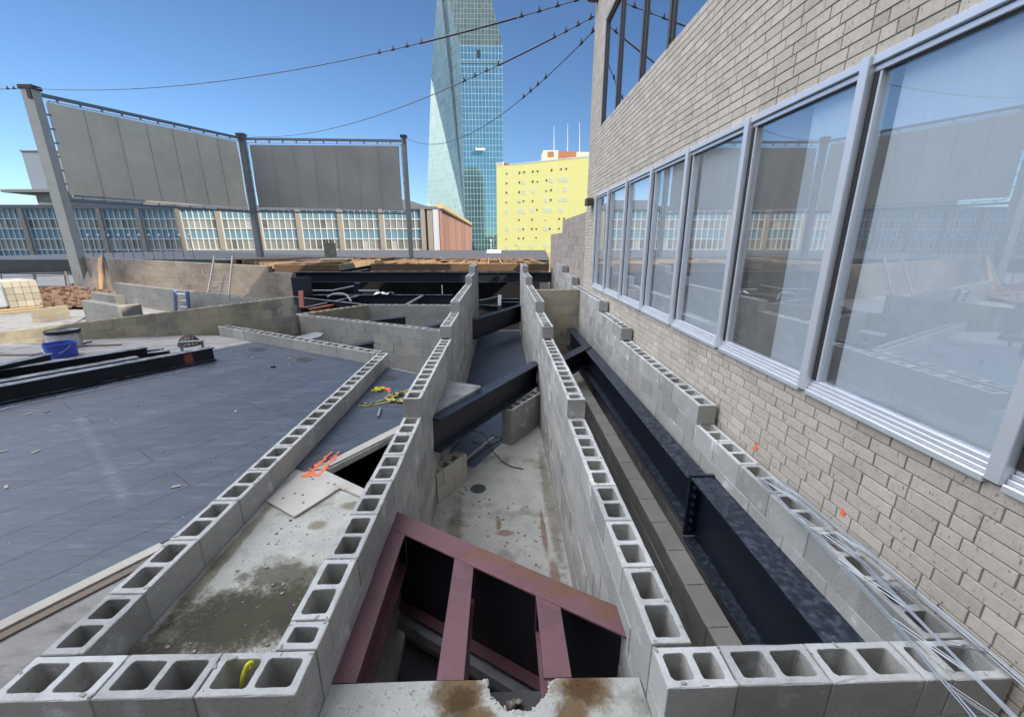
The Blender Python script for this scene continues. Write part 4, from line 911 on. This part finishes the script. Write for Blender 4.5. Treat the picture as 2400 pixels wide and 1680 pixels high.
for r in range(9):
    yv = 17.9 + r * 1.02
    for k in range(12):
        if random.random() < .62:
            x = -5.24 + k * .59; b = MB(); timber(b, (x + .01, yv + (k % 2) * .12, .925 - .006*(yv-17)), (x + .54, yv + (k % 2) * .12, .925 - .006*(yv-17)), .045, .2); b.build('blocking', M['wood'], rd)
b = MB(); b.box((-5.4, 17.4, .74), (1.9, 26.4, .76)); b.box((-3.0, 21, .992), (-1.2, 26.4, 1.010)); b.box((-.2, 23.5, .985), (1.9, 26.4, 1.003)); b.build('plywood_panel', M['wood_dark'], rd)  # sheets extended to keep light out of the pit below
ld = thing('timber_deck', 'timber deck at the back left with plywood sheets on its joists', 'timber deck', (-11, 22, .75))
b = MB(); b.box((-9.15, 17.26, .755), (-6.60, 17.31, 1.03), 0, .5); b.build('fascia', M['wood_dark'], ld)
for k in range(16):
    x = -6.65 - k * .56; ys_ = 17.33 if k < 5 else 17.33 + (k - 4) * .62; b = MB(); timber(b, (x, ys_, .90), (x - .2, 26.6, .89)); b.build('joist', M['wood' if k % 3 else 'wood_pale'], ld)
for k in range(5):
    for r in range(8): b = MB(); timber(b, (-6.68 - k * .56, 18.2 + r, .90), (-7.16 - k*.56, 18.2 + r, .90), .045, .2); b.build('blocking', M['wood'], ld)
b = MB()
for x0, x1, ya, yb, z in ((-9.2, -7.4, 18.2, 20.6, 1.03), (-10.5, -8.2, 21.0, 23.4, 1.03), (-14.5, -11.5, 22.5, 26.2, 1.02), (-8.0, -6.5, 24, 26.4, 1.02)): b.box((x0, ya, z), (x1, yb, z + .02), 0, random.random())
b.build('plywood_panel', M['wood_dark'], ld)
b = MB()
for i in range(3): b.box((-7.95 + .05 * i, 18.6, 1.055 + i * .05), (-6.75 + .03 * i, 19.4, 1.10 + i * .05), .004, random.random())
b.build('lumber_stack', M['wood_pale'], None, 'small stack of pale lumber on the left timber deck', 'lumber stack')
# fascia in the gap and the roof edge strip behind
b = MB(); b.box((-6.55, 22.0, .45), (-5.32, 22.08, 1.0), 0, .2); b.build('back_fascia', M['wood_dark'], None, 'dark timber fascia seen through the gap between the two decks', 'timber fascia')
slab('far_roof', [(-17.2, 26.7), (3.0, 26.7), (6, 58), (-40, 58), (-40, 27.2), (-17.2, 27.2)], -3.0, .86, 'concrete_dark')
b = MB(); b.box((-17.0, 26.62, .82), (3.0, 26.74, .98)); b.build('roof_kerb', M['roofband'], None, 'thin dark roof kerb along the back of the timber decks', 'kerb')
b = MB(); b.box((-14.3, 26.4, -3), (2.4, 26.6, .80)); b.build('back_wall', M['shade_black'], None, 'back wall below the timber decks, its deep shade put into the colour', 'wall')
# block pillar with bars on top
bp = thing('block_pillar', 'short block pillar with bars sticking out of its top on the far roof edge', 'pillar', (-10.7, 26.9, .9))
b = MB()
for r in range(4):
    for k in range(2):
        b.box((-11.02 + k * .315, 26.86, .98 + r * .22), (-11.02 + k * .315 + .308, 27.2, .98 + r * .22 + .212), .008, random.random())
b.build('block_courses', M['cmu_old'], bp)
b = MB(); [b.box((x, 26.95, 1.85), (x + .05, 27.0, 2.08)) for x in (-11.0, -10.8, -10.62, -10.45)]; b.build('bars', M['plank'], bp)
# members in the dark pit
def S8(x, y, Y): return yy('S8', x, y, Y)
for (a_, b_, Ya, Yb, dp, mt, lb) in (((250, 737), (1185, 838), 13.6, 12.25, .30, 'black2', 'black steel beam running back from the dark block wall towards the old wall'),
        ((250, 716), (2296, 716), 14.4, 14.4, .35, 'black2', 'black steel beam crossing the whole back pit at the lower level'),
        ((385, 880), (1085, 728), 11.9, 14.3, .25, 'black2', 'thin diagonal black beam in the back pit left of the column'),
        ((1690, 848), (1905, 727), 12.2, 14.3, .28, 'black2', 'short black beam tying the back wall to the lower beam'),
        ((1010, 418), (1225, 385), 16.9, 19.5, .2, 'black2', 'black beam stub above the long girder'),
        ((2160, 420), (2250, 398), 16.9, 18.5, .2, 'black2', 'black beam stub on the long girder left of the stepped wall')):
    ibeam('steel_beam', lb, S8(*a_, Ya), S8(*b_, Yb), dp, .13, m=mt)
ibeam('steel_beam', 'red primed steel beam low in the back pit beside the red post', S8(470, 893, 11.7), S8(870, 818, 13.2), .26, .14, m='red')
b = MB(); b.bar(S8(372, 880, 12.6), S8(358, 665, 12.8), .14, .06, up=(0, -1, 0)); b.build('steel_post', M['red'], None, 'red primed steel post standing in the back pit by the old wall end', 'steel post')
b = MB(); b.tube([S8(250, 662, 15.0), S8(760, 662, 15.0), S8(1035, 605, 15.3)], .028, 8); b.build('pipe', M['pipe'], None, 'pale pipe bending upward across the black back pit', 'pipe')
b = MB(); b.tube([S8(1095, 665, 15.2), S8(1360, 665, 15.2)], .035, 8); b.build('pipe', M['pipe'], None, 'short straight pale pipe right of the black column', 'pipe')
b = MB(); b.tube(smooth([S8(700, 745, 13.9), S8(760, 712, 13.9), S8(860, 700, 13.8), (S8(930, 715, 13.7)), S8(975, 760, 13.6), S8(1000, 800, 13.5)]), .03, 8); b.build('hose', M['pipe'], None, 'grey hose arching over the beams in the back pit', 'hose')
random.seed(4); b = MB(); c0 = S8(1420, 712, 14.4)
vs = [c0 + Vector((-.32 + .08 * i + random.uniform(-.02, .02), -.12 + .08 * j, random.uniform(.0, .11))) for j in range(4) for i in range(9)]
b.add(vs, [(j*9+i, j*9+i+1, (j+1)*9+i+1, (j+1)*9+i) for j in range(3) for i in range(8)])
b.build('crumpled_sheet', M['white'], None, 'crumpled white scrap lying on the lower beam in the back pit', 'scrap')
b = MB(); b.tube([S8(2165, 590, 14.6), S8(2170, 712, 14.4)], .018, 6); b.build('steel_rod', M['pipe'], None, 'thin pale rod standing on the lower beam near the stepped wall', 'rod')
b = MB(); A, B_ = S8(228, 492, 13.9), S8(485, 512, 13.9); b.box((A.x, 13.88, A.z - .62), (B_.x, 13.92, A.z)); b.build('sheet_panel', M['black2'], None, 'black sheet panel hanging beside the old wall end', 'panel')
# beams in the small stair pits
for (a_, b_, z, lb) in ((('R5', 880, 668), ('R5', 1075, 632), -.05, 'black beam with a pale dusty top in the nearest stair pit'), (('R5', 1040, 492), ('R5', 1290, 464), .02, 'black beam in the middle stair pit by the back wall'), (('R5', 1385, 545), ('R5', 1560, 500), .05, 'black beam running out of the left stepped wall in the middle stair pit')):
    ibeam('steel_beam', lb, zz(*a_, z), zz(*b_, z), .3, .17)
b = MB(); b.prism([tuple(zz('R5', *p, -.08))[:2] for p in ((560, 597), (690, 570), (742, 578), (720, 598), (640, 618))], -.13, -.08); b.build('metal_sheet', M['pipe'], None, 'crumpled grey metal sheet lying across the nearest stair pit', 'sheet')
# beams seen far down the central trench
for i, (a_, b_, Ya, Yb, lb) in enumerate((((785, 785), (1075, 728), 14.9, 16.2, 'thin black beam crossing the far end of the central trench on the left'), ((1060, 765), (1285, 765), 15.6, 15.6, 'upper thin black beam at the far right end of the central trench'), ((1060, 808), (1285, 808), 15.0, 15.0, 'lower thin black beam at the far right end of the central trench'), ((775, 838), (1020, 858), 14.9, 14.6, 'thin black beam across the far left end of the central trench'))):
    ibeam('steel_beam', lb, yy('S7', *a_, Ya), yy('S7', *b_, Yb), .22, .12, m='black2')
b = MB(); A, B_ = yy('S7', 1045, 735, 15.6), yy('S7', 1042, 872, 14.4); b.bar(A, B_, .12, .12); b.build('steel_beam', M['pipe'], None, 'pale galvanised beam running along the far end of the central trench', 'steel beam')

# ================================================================== ladders, planks and the yard on the left
def ladder(name, label, a, b_, wd, nr, side, m='ladder', rw=.03):
    t = thing(name, label, 'ladder', a); s = Vector(side).normalized() * wd / 2; a, b_ = Vector(a), Vector(b_)
    for k in (-1, 1):
        r = MB(); r.bar(a + s * k, b_ + s * k * .86, rw, .07, up=(b_ - a).normalized().cross(s)); r.build('rail', M[m], t)
    for k in range(nr):
        f = (k + .6) / nr; p = a.lerp(b_, f); ss = s * (1 - .14 * f); g = MB(); g.tube([p - ss, p + ss], .018, 6); g.build('rung', M['white' if m == 'ladder_blue' else 'ladder'], t)
    return t
lb0, lt0 = yy('R4', 1680, 420, 13.6), yy('R4', 1718, 135, 14.35)
ladder('extension_ladder', 'aluminium extension ladder leaning against the tall weathered block wall', lb0 - (lt0 - lb0) * .25, lt0, .62, 6, (1, .2, 0))
M['ladder_blue'] = mat('ladder_blue_fibreglass', (.10, .22, .45), .5)
lb1, lt1 = zz('R4', 1460, 535, .10), zz('R4', 1425, 415, .62)
ladder('step_ladder', 'blue and white step ladder leaning on the grey block wall', lb1 + Vector((.04, -.34, 0)), lt1 + Vector((.02, -.16, .06)), .50, 3, (1, -.35, 0), 'ladder_blue', .05)
for pts, w_, lb, mt in ((((730, 410), (740, 180)), .13, 'dark plank leaning against the tall weathered wall', 'plank'), (((765, 415), (775, 140)), .10, 'pale brown plank leaning against the tall weathered wall', 'wood'), (((860, 440), (790, 150)), .08, 'slanting dark plank leaning against the tall weathered wall', 'plank'), (((715, 420), (665, 290)), .22, 'short greenish board leaning near the shovels', 'plank')):
    A, B_ = yy('R4', *pts[0], 15.6), yy('R4', *pts[1], 16.9); g = MB(); g.bar(A, B_, w_ * 2.2, .06, up=(0, -1, .1)); g.build('wood_plank', M[mt], None, lb, 'plank')
def shovel(lb, top, bot, Y):
    A, B_ = yy('R4', *top, Y + .2), yy('R4', *bot, Y); t = thing('shovel', lb, 'shovel', B_); g = MB(); g.tube([A, B_], .03, 6); g.build('handle', M['plank'], t); g = MB(); d = (B_ - A).normalized(); g.bar(B_, B_ + d * .45, .30, .03, up=(0, -1, 0)); g.build('blade', M['blackcable'], t)
shovel('long-handled shovel leaning right of the rubble heap', (604, 275), (580, 440), 14)
shovel('dark shovel with its blade up against the yard barrier', (500, 250), (535, 355), 15)
g = MB(); c0 = yy('R4', 583, 455, 13.6); g.lathe([(0, 0), (.2, 0), (.24, .12), (.24, .14), (0, .14)], c0 - Vector((0, 0, .05)), 20); g.build('bucket_lid', M['bluebucket'], None, 'blue tub at the foot of the long-handled shovel', 'tub')
# pallet of blocks
pl = thing('block_pallet', 'wooden pallet stacked with pale concrete blocks under torn plastic wrap', 'block pallet', (-14.2, 12.1, 0)); random.seed(8)
A, B_ = yy('Z1', 220, 1255, 12.0), yy('Z1', 900, 1165, 12.6); dL = Vector((B_.x - A.x, B_.y - A.y, 0)); LL = dL.length; dL.normalize(); nb = Vector((-dL.y, dL.x, 0))
zg = A.z - .14
Mx = Matrix(((dL.x, nb.x, 0, A.x), (dL.y, nb.y, 0, A.y), (0, 0, 1, zg), (0, 0, 0, 1)))
for r in range(4):
    for k in range(4):
        g = MB()
        for j in range(3):
            off = (r % 2) * .1
            g.box((k * LL / 4 + .004, j * .42, .14 + r * .185), ((k + 1) * LL / 4 - .004, j * .42 + .41, .14 + r * .185 + .18), .008, random.random(), Mx)
        g.build('concrete_block', M['paver'], pl)
g = MB(); g.box((-.65, .0, .16), (-.004, 1.2, .80), .05, .5, Mx); g.build('plastic_wrap', M['wrap'], pl)
g = MB()
for j in range(3): g.box((-.65, j * .5, .0), (LL + .05, j * .5 + .1, .09), 0, random.random(), Mx)
for j in range(5): g.box((-.65, j * .28 - .03, .09), (LL + .1, j * .28 + .1, .125), 0, random.random(), Mx)
g.build('pallet', M['wood_pale'], pl)
# rubble heap
g = MB(); random.seed(12); c0 = yy('Z1', 1150, 1080, 13.2)
n1, n2 = 22, 12
vs = []
for j in range(n2):
    for i in range(n1):
        u_, v_ = i / (n1 - 1) * 2 - 1, j / (n2 - 1) * 2 - 1
        vs.append((c0.x + u_ * 1.5, c0.y + .4 + v_ * 1.1, c0.z - .12 + max(0, (1 - u_*u_)) * max(0, 1 - v_*v_) * .42 + random.uniform(-.04, .04)))
g.add(vs, [(j*n1+i, j*n1+i+1, (j+1)*n1+i+1, (j+1)*n1+i) for j in range(n2-1) for i in range(n1-1)])
for k in range(170):
    u_, v_ = random.uniform(-.95, .95), random.uniform(-.95, .6); h = max(0, 1 - u_*u_) * max(0, 1 - v_*v_) * .42; s = random.uniform(.02, .06)
    Mq = Matrix.Translation((c0.x + u_ * 1.5, c0.y + .4 + v_ * 1.1, c0.z - .08 + h)) @ Matrix.Rotation(random.uniform(0, 6), 4, Vector((random.random(), random.random(), random.random() + .1)))
    g.box((-s*1.4, -s, -s*.6), (s*1.4, s, s*.6), s*.2, random.random(), Mq)
g.build('rubble_heap', M['dirt'], None, 'brown heap of broken rubble behind the block pallet', 'rubble heap')
# white parapet and rail at far left
g = MB(); A, B_ = yy('Z1', -400, 430, 30), yy('Z1', 1480, 437, 30); g.box((A.x - 6, 30, -2.5), (B_.x + .5, 30.3, A.z)); g.build('parapet_wall', M['white_wall'], None, 'white parapet wall in the yard at the far left', 'parapet')
g = MB(); A, B_ = yy('Z1', -300, 800, 17.5), yy('Z1', 1500, 800, 17.5); g.box((A.x - 3, 17.5, -.6), (B_.x, 17.8, A.z)); g.build('low_parapet', M['concrete_pale'], None, 'low grey parapet behind the rubble heap', 'parapet')
rl = thing('guard_rail', 'thin steel guard rail with two lines in front of the white parapet', 'guard rail', (A.x, 17.6, A.z))
for yv, nm in ((555, 'top_rail'), (612, 'mid_rail')):
    g = MB(); g.tube([yy('Z1', -300, yv + 8, 17.6), yy('Z1', 1480, yv - 40, 17.6)], .018, 6); g.build(nm, M['postdark'], rl)
for xv in (20, 690, 725, 1335): g = MB(); g.tube([yy('Z1', xv, 545, 17.6), yy('Z1', xv + 40, 810, 17.6)], .022, 6); g.build('rail_post', M['postdark'], rl)
# cable rail with globe lights on the deck edge
for k in range(12):
    u_ = 600 + k * 78; p = yy('R1', u_, 1322, 26.3); t = thing('rail_post', ['slim dark rail post with a small white globe on the deck edge'][0], 'rail post', (p.x, p.y, .9), 'globe-topped posts along the deck edge')
    g = MB(); g.tube([(p.x, p.y, .9), (p.x, p.y, p.z)], .022 if k else .05, 6); g.build('stem', M['postdark'], t); g = MB(); g.lathe([(.005, -.05), (.045, -.03), (.06, 0), (.045, .04), (.005, .06)], (p.x, p.y, p.z + .05), 10); g.build('globe', M['white'], t)

# ================================================================== far buildings
lg = thing('glass_office_block', 'long low office block with blue and grey panels and tan columns behind the screens', 'building', (-40, 66, -9))
YF = 60.0; X1 = -10.15; rows = [6.22, 4.92, 3.66, 2.32, .92, -.25, -1.65, -3.0]
cols = [-94.6, -89.5, -84.3, -79.2, -74.1, -69.0, -63.85, -58.8, -53.75, -48.65, -43.5, -38.2, -32.9, -27.55, -21.95, -16.35, -10.7]
b = MB(); b.box((-100, YF + .35, -9), (-8.83, YF + 66, 6.2)); b.build('core', M['roofband'], lg)
b = MB(); b.box((-100, YF - .25, 6.22), (-10.2, YF + 8, 6.68)); b.box((-10.195, YF - .25, 6.22), (-8.82, YF + 8.01, 6.56)); b.build('roof_edge', M['roofband'], lg)
random.seed(21)
for i in range(len(cols) - 1):
    xa, xb = cols[i] + .32, cols[i+1] - .32; n = 6; wpx = (xb - xa) / n; fr = MB(); sh = MB()
    for r in range(7):                       # one glazing sheet per bay: blue spandrel rows and grey vision rows
        for k in range(n):
            tone = random.gauss(.5, .18) if r % 2 == 0 else random.choice((.2, .35, .5, .65, .5, 1.0 if random.random() < .35 else .5))
            sh.add([(xa + (k + dx) * wpx, YF + .12, rows[r + dz]) for dx, dz in ((0, 1), (1, 1), (1, 0), (0, 0))], [(0, 1, 2, 3)], min(1, max(0, tone)), r % 2)
    sh.add([(xa, YF + .14, rows[-1]), (xb, YF + .14, rows[-1]), (xb, YF + .14, rows[0]), (xa, YF + .14, rows[0])], [(3, 2, 1, 0)])
    fr.box((xa - .05, YF - .02, rows[-1]), (xa + .045, YF + .11, rows[0])); base = len(fr.v)
    for k in range(1, n + 1): fr.box((xa + k * wpx - .045, YF - .02, rows[-1]), (xa + k * wpx + .045, YF + .11, rows[0]))
    for r in range(8): fr.box((xa, YF - .01, rows[r] - .06), (xb, YF + .10, rows[r] + .06))
    w_ = fr.build('window_bay', M['mull'], lg); sh.build('pane', [M['spandrel'], M['vision']], w_)
for x in cols: g = MB(); g.box((x - .27, YF - .30, -9), (x + .27, YF + .30, 6.21)); g.build('column', M['tan'], lg)
g = MB(); g.box((-10.1, YF - .1, -9), (-9.32, YF + .3, 6.2)); g.build('corner_pier', M['tan'], lg)
wg = thing('finned_office_wing', 'office wing with closely set reddish vertical fins and a white corner', 'building', (-8.9, 90, -9))
g = MB(); g.box((-9.31, YF - .2, -9), (-8.79, YF + 1.6, 6.21)); g.build('corner_column', M['white_wall'], wg)
g = MB(); g.box((-8.825, YF + 1.6, -9), (-8.80, 126, 6.2)); g.build('wall', M['finback'], wg)
for k in range(33): yv = YF + 2.4 + k * 1.9; g = MB(); g.box((-8.799, yv, -9), (-8.45, yv + .30, 6.15), 0, random.random()); g.build('fin', M['fin'], wg)
g = MB(); g.box((-9.3, YF + 3, 6.22), (-8.25, 126.1, 6.55)); g.build('eaves', M['finback'], wg)
g = MB(); g.box((-9.6, YF + 4, 6.56), (-8.45, 126, 7.25)); g.build('roof_band', M['cream'], wg)
gb = MB(); A, B_, C_ = yy('R2', 1490, 715, 90), yy('R2', 1645, 768, 90), yy('R2', 1490, 775, 90)
vs = [(A.x - 8, 90, A.z), (A.x, 90, A.z), (B_.x, 90, B_.z), (B_.x, 90, -9), (A.x - 8, 90, -9)]; vs2 = [(x, 104, z) for x, y, z in vs]
gb.add(vs + vs2, [(4,3,2,1,0), (5,6,7,8,9)] + [(k, (k+1) % 5, 5 + (k+1) % 5, 5 + k) for k in range(5)]); gb.build('sloped_roof_building', M['roofband'], None, 'dark sloped roof rising just behind the finned wing corner', 'building')
# pale building far left
pb_ = thing('slab_building', 'pale grey slab building with a wide overhanging ledge at the far left', 'building', (-105, 115, -9))
g = MB(); g.box((-113.1, 110, 14.15), (-86, 135, 22.45)); g.build('upper_wall', M['grey_wall'], pb_)
g = MB(); g.box((-113.3, 109.8, 22.45), (-85.9, 135.2, 22.75)); g.build('roof_edge', M['roofband'], pb_)
g = MB(); g.prism([(-119, 108.5), (-85, 106.5), (-85, 137), (-119, 137)], 13.35, 14.0); g.build('ledge', M['roofband'], pb_)
g = MB(); g.box((-112.9, 110.2, -9), (-86.2, 134.8, 13.34)); g.build('lower_wall', M['tan'], pb_)
for k in range(5):
    x = -112.2 + k * 5.2; g = MB(); pts = [(x, 5), (x + 4.4, 5), (x + 4.4, 11.6)] + [(x + 2.2 + 2.2 * math.cos(R(a)), 11.6 + 1.2 * math.sin(R(a))) for a in range(20, 180, 20)] + [(x, 11.6)]
    g.add([(px_, 110.10, pz) for px_, pz in pts] + [(px_, 110.25, pz) for px_, pz in pts], [tuple(range(len(pts)))] + [(i, (i+1) % len(pts), len(pts) + (i+1) % len(pts), len(pts) + i) for i in range(len(pts))]); g.build('arched_window', M['vision'], pb_)
# yellow building
yb = thing('yellow_tower', 'bright yellow panelled building with scattered slot windows right of the glass tower', 'building', (20, 200, -9))
ZT = 33.0
def hz(r, x, y, z): return atz(*q(r, x, y), z)
a_, c_ = hz('R3', 612, 972, ZT), hz('R3', 1085, 922, ZT)
dF = Vector((c_.x - a_.x, c_.y - a_.y, 0)).normalized(); nF = Vector((dF.y, -dF.x, 0))
def F(r, x, y): return onplane(*q(r, x, y), a_, nF)
l0 = F('R3', 537, 1000); rgt = c_ + dF * 24; l0.z = 0
M['ytile'] = grid_mat('yellow_panels', (.95, .86, .33), (.88, .79, .24), 2.6, 2.3, .05, rough=.45, spec=.4, tint2=(.93, .84, .30))
bl0 = Vector((l0.x, l0.y, -9)); br0 = Vector((rgt.x, rgt.y, -9)); back = -nF * 34
def up(v, z): return Vector((v.x, v.y, z))
facet('front_wall', [bl0, br0, up(br0, ZT), up(bl0, ZT)], M['ytile'], yb); facet('side_wall', [bl0 + back, bl0, up(bl0, ZT), up(bl0 + back, ZT)], M['ytile'], yb)
facet('side_wall', [br0, br0 + back, up(br0 + back, ZT), up(br0, ZT)], M['ytile'], yb); facet('roof', [up(bl0, ZT - .05), up(br0, ZT - .05), up(br0 + back, ZT - .05), up(bl0 + back, ZT - .05)], M['concrete_pale'], yb)
g = MB(); s0 = F('R3', 537, 955); s1 = F('R3', 577, 955); g.bar((s0.x, s0.y + .3, ZT + .75), (s1.x, s1.y + .3, ZT + .75), .6, 1.5); g.build('parapet_corner', M['yellowtile_edge'], yb)
g = MB(); s2 = F('R3', 612, 970); g.bar((s1.x, s1.y + 1.2, ZT + .6), (s2.x, s2.y + 1.5, ZT + .5), .6, 1.1); g.build('parapet_return', M['terracotta'], yb)
g = MB(); g.bar((s2.x, s2.y + .2, ZT + .18), (rgt.x, rgt.y + .2, ZT + .18), .5, .36); g.build('coping', M['white'], yb)
dark = [(1078,158,16),(1250,145,24),(1312,138,24),(1430,130,24),(1494,124,22),(1682,110,24),(1808,98,22),(1878,92,22),(1076,288,20),(1249,275,22),(1428,263,24),(1491,266,16),(1613,248,22),(1074,414,22),(1247,406,22),(1609,390,14),(1675,378,22),(1073,545,14),(1245,543,10),(1670,510,22),(1305,525,18),(1424,525,20),(1484,644,18),(1243,780,20),(1417,776,22),(1598,785,8),(1784,765,18),(1850,762,18),(1301,902,20),(1416,900,22),(1476,900,18),(1657,898,20),(1780,897,20),(1240,1025,18),(1301,1025,18),(1473,1015,14),(1073,1036,10),(1200,1120,7)]
for x, y, h in dark:
    p = F('Z7', x, y - h * .5); p2 = F('Z7', x, y + h * .5); g = MB(); m_ = (p + p2) / 2; g.bar(m_ - dF * .31 + nF * .03, m_ + dF * .31 + nF * .03, .08, (p.z - p2.z) * 1.25); g.build('slot_window', M['winblack'], yb)
pale = [(1305,270),(1680,245),(1808,235),(1875,232),(1312,405),(1440,395),(1865,368),(1250,520),(1610,515),(1808,505),(1865,500),(1080,668),(1255,660),(1305,662),(1425,650),(1600,645),(1660,638),(1800,645),(1080,905),(1255,900),(1600,895),(1080,1145),(1245,1145),(1412,1140),(1600,1135)]
for x, y in pale:
    p = F('Z7', x, y); g = MB(); g.bar(p - dF * .8 + nF * .02, p + dF * .8 + nF * .02, .06, 1.7); g.build('pale_window', M['winpale'], yb)
ph = thing('roof_penthouse', 'cream and orange rooftop plant room with three thin antennas on the yellow building', 'roof plant room', (24, 195, 33))
yP = 197
A, B_, C_, D_ = yy('R3', 812, 885, yP), yy('R3', 900, 878, yP), yy('R3', 943, 893, yP + 8), yy('R3', 1085, 893, yP)
g = MB(); g.box((A.x, yP, 32.9), (B_.x, yP + 10, A.z)); g.build('wall', M['yellowtile_edge'], ph)
g = MB(); p0, p1 = yy('R3', 838, 893, yP), yy('R3', 873, 925, yP); g.box((p0.x, yP - .15, p1.z), (p1.x, yP - .02, p0.z)); g.build('louvre', M['terracotta'], ph)
g = MB(); g.box((B_.x + .01, yP + .3, 32.9), (B_.x + 8, yP + 10, A.z - .3)); g.build('orange_wall', M['terracotta'], ph)
g = MB(); g.box((B_.x + 8.1, yP + 1, 32.9), (D_.x + 12, yP + 11, D_.z)); g.build('low_block', M['yellowtile_edge'], ph)
for x, yt, yb_ in ((875, 742, 880), (955, 728, 890), (1025, 720, 885)):
    p0, p1 = yy('R3', x, yt, yP + 4), yy('R3', x, yb_, yP + 4); g = MB(); g.tube([p1 - Vector((0, 0, 2)), p0], [.16, .07], 6); g.build('antenna', M['white'], ph)
# white box + mast near the deck edge
g = MB(); A, B_ = yy('Z7', 803, 1183, 40), yy('Z7', 1003, 1285, 40); g.box((A.x, 40, .86), (B_.x, 41.2, A.z), .05); g.build('rooftop_unit', M['white'], None, 'white rooftop unit box in front of the yellow building', 'rooftop unit')
g = MB(); A = yy('Z7', 864, 1062, 44); g.tube([(A.x, 44, .86), (A.x, 44, A.z)], .04, 6); g.box((A.x - .1, 43.9, A.z), (A.x + .1, 44.1, A.z + .15)); g.build('light_pole', M['white'], None, 'slim white pole above the rooftop unit', 'pole')
g = MB(); A = yy('Z7', 600, 1212, 52); B_ = yy('Z7', 800, 1250, 52); g.box((A.x - 3, 52, -3), (B_.x + 8, 53, A.z)); g.build('far_parapet', M['cream'], None, 'low cream parapet under the glass tower', 'parapet')
# glass prism tower
tw = thing('glass_tower', 'tall faceted green-blue glass skyscraper with slanted crown', 'skyscraper', (-20, 270, -9))
D0 = 250.0
T1, B1 = yy('R3', 322, 265, D0), yy('R3', 345, 1255, D0); T2 = yy('R3', 573, 270, D0); T2.z = T1.z; T2.y = T1.y
B1 = Vector((T1.x, T1.y, -9)); T2b = Vector((T2.x, T2.y, -9))
L1 = yy('R3', 152, 460, 287)
def pl_(r, x, y, p0, p1, p2): return onplane(*q(r, x, y), p0, (p1 - p0).cross(p2 - p0).normalized())
A1 = pl_('R3', 255, 0, T1, B1, L1); A2 = pl_('R3', 185, 0, T1, B1, L1)
A1x = T1 + (A1 - T1) * 2.1; A2x = L1 + (A2 - L1) * 1.75
A3 = pl_('R3', 505, 0, T1, T2, A1); A3x = T2 + (A3 - T2) * 2.1
L2 = yy('R3', 122, 1330, 268); K = Vector((T1.x, T1.y, yy('R3', 349, 1310, D0).z))
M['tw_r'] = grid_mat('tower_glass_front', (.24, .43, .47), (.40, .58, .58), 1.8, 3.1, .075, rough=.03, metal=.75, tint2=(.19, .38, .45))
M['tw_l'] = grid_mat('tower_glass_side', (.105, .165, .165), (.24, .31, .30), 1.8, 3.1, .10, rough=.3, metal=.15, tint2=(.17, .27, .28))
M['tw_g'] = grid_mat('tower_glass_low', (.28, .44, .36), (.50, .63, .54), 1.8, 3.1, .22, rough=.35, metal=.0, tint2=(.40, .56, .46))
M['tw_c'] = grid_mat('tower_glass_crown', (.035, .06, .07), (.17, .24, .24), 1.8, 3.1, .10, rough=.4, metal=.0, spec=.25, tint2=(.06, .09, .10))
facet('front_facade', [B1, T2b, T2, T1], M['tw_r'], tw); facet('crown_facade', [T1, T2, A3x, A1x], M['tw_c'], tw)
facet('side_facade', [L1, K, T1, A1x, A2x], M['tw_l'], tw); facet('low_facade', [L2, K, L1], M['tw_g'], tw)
bk = Vector((5, 60, 0)); bk2 = Vector((T2.x - 1, T2.y + 45, -9))
facet('right_facade', [T2b, bk2, up(bk2, T2.z), T2], M['tw_l'], tw)
facet('right_crown', [T2, up(bk2, T2.z), Vector((A3x.x - 1, A3x.y + 12, A3x.z)), A3x], M['tw_l'], tw)
g = MB(); e = T1.lerp(T2, .0)
g.bar(up(T1, T1.z - 8) + Vector((0, -.15, 0)), up(T2, T2.z - 8) + Vector((0, -.15, 0)), .25, .5); g.build('sky_ledge', M['tw_c'], tw)
g = MB(); p = yy('R3', 433, 316, D0 - .2); g.box((p.x - .9, D0 - .35, p.z - 1.7), (p.x + .9, D0 - .05, p.z + 1.7)); g.build('open_pane', M['winblack'], tw)
g = MB(); p = yy('R3', 440, 880, D0 - 1.5); g.box((p.x - 2.6, D0 - 2.2, p.z - .7), (p.x + 2.6, D0 - .9, p.z + .5), .1); g.tube([(p.x - 2, D0 - 1.5, p.z), (p.x - 2, D0 - 1.5, p.z + 1.2)], .12, 5); g.tube([(p.x + 1.5, D0 - 1.5, p.z), (p.x + 1.5, D0 - 1.5, p.z + 1.0)], .12, 5); g.build('window_cleaning_cradle', M['white'], None, 'small white window-cleaning cradle hanging on the glass tower front', 'cradle')
# behind the viewpoint: added slab to shade the site, and the mirrored round tower
oc = thing('unseen_tower', 'added grey slab on columns behind the viewpoint, unseen, placed to cast shade', 'office tower', (34, -29, -9))
sp_ = Vector((SPX, SPY, 0)).normalized(); pp_ = Vector((-SPY, SPX, 0)).normalized()
def O(pv, qv, z): v = sp_ * qv + pp_ * pv; return Vector((v.x, v.y, z))
tanE = math.tan(SUN_EL); ZB = 18.3 + tanE * 45; ZTOP = 92 + tanE * 45
pr = [O(-32, 45, 0), O(17.2, 45, 0), O(17.2, 50, 0), O(-32, 50, 0)]
g = MB(); g.prism([(v.x, v.y) for v in pr], ZB, ZTOP); g.build('shade_slab', M['occl'], oc)
for v in ((-31, 47.5), (16.2, 47.5)):
    p = O(*v, 0); g = MB(); g.box((p.x - .7, p.y - .7, -9), (p.x + .7, p.y + .7, ZB)); g.build('column', M['occl'], oc)
dk = MB(); dk.lathe([(19, -9), (19, 84), (17, 96), (12, 104), (0, 106)], (-43, -150, 0), 28); dk.build('unseen_tower', M['roofband'], None, 'dark round-topped office tower behind the viewpoint, mirrored in the glass skyscraper', 'office tower')
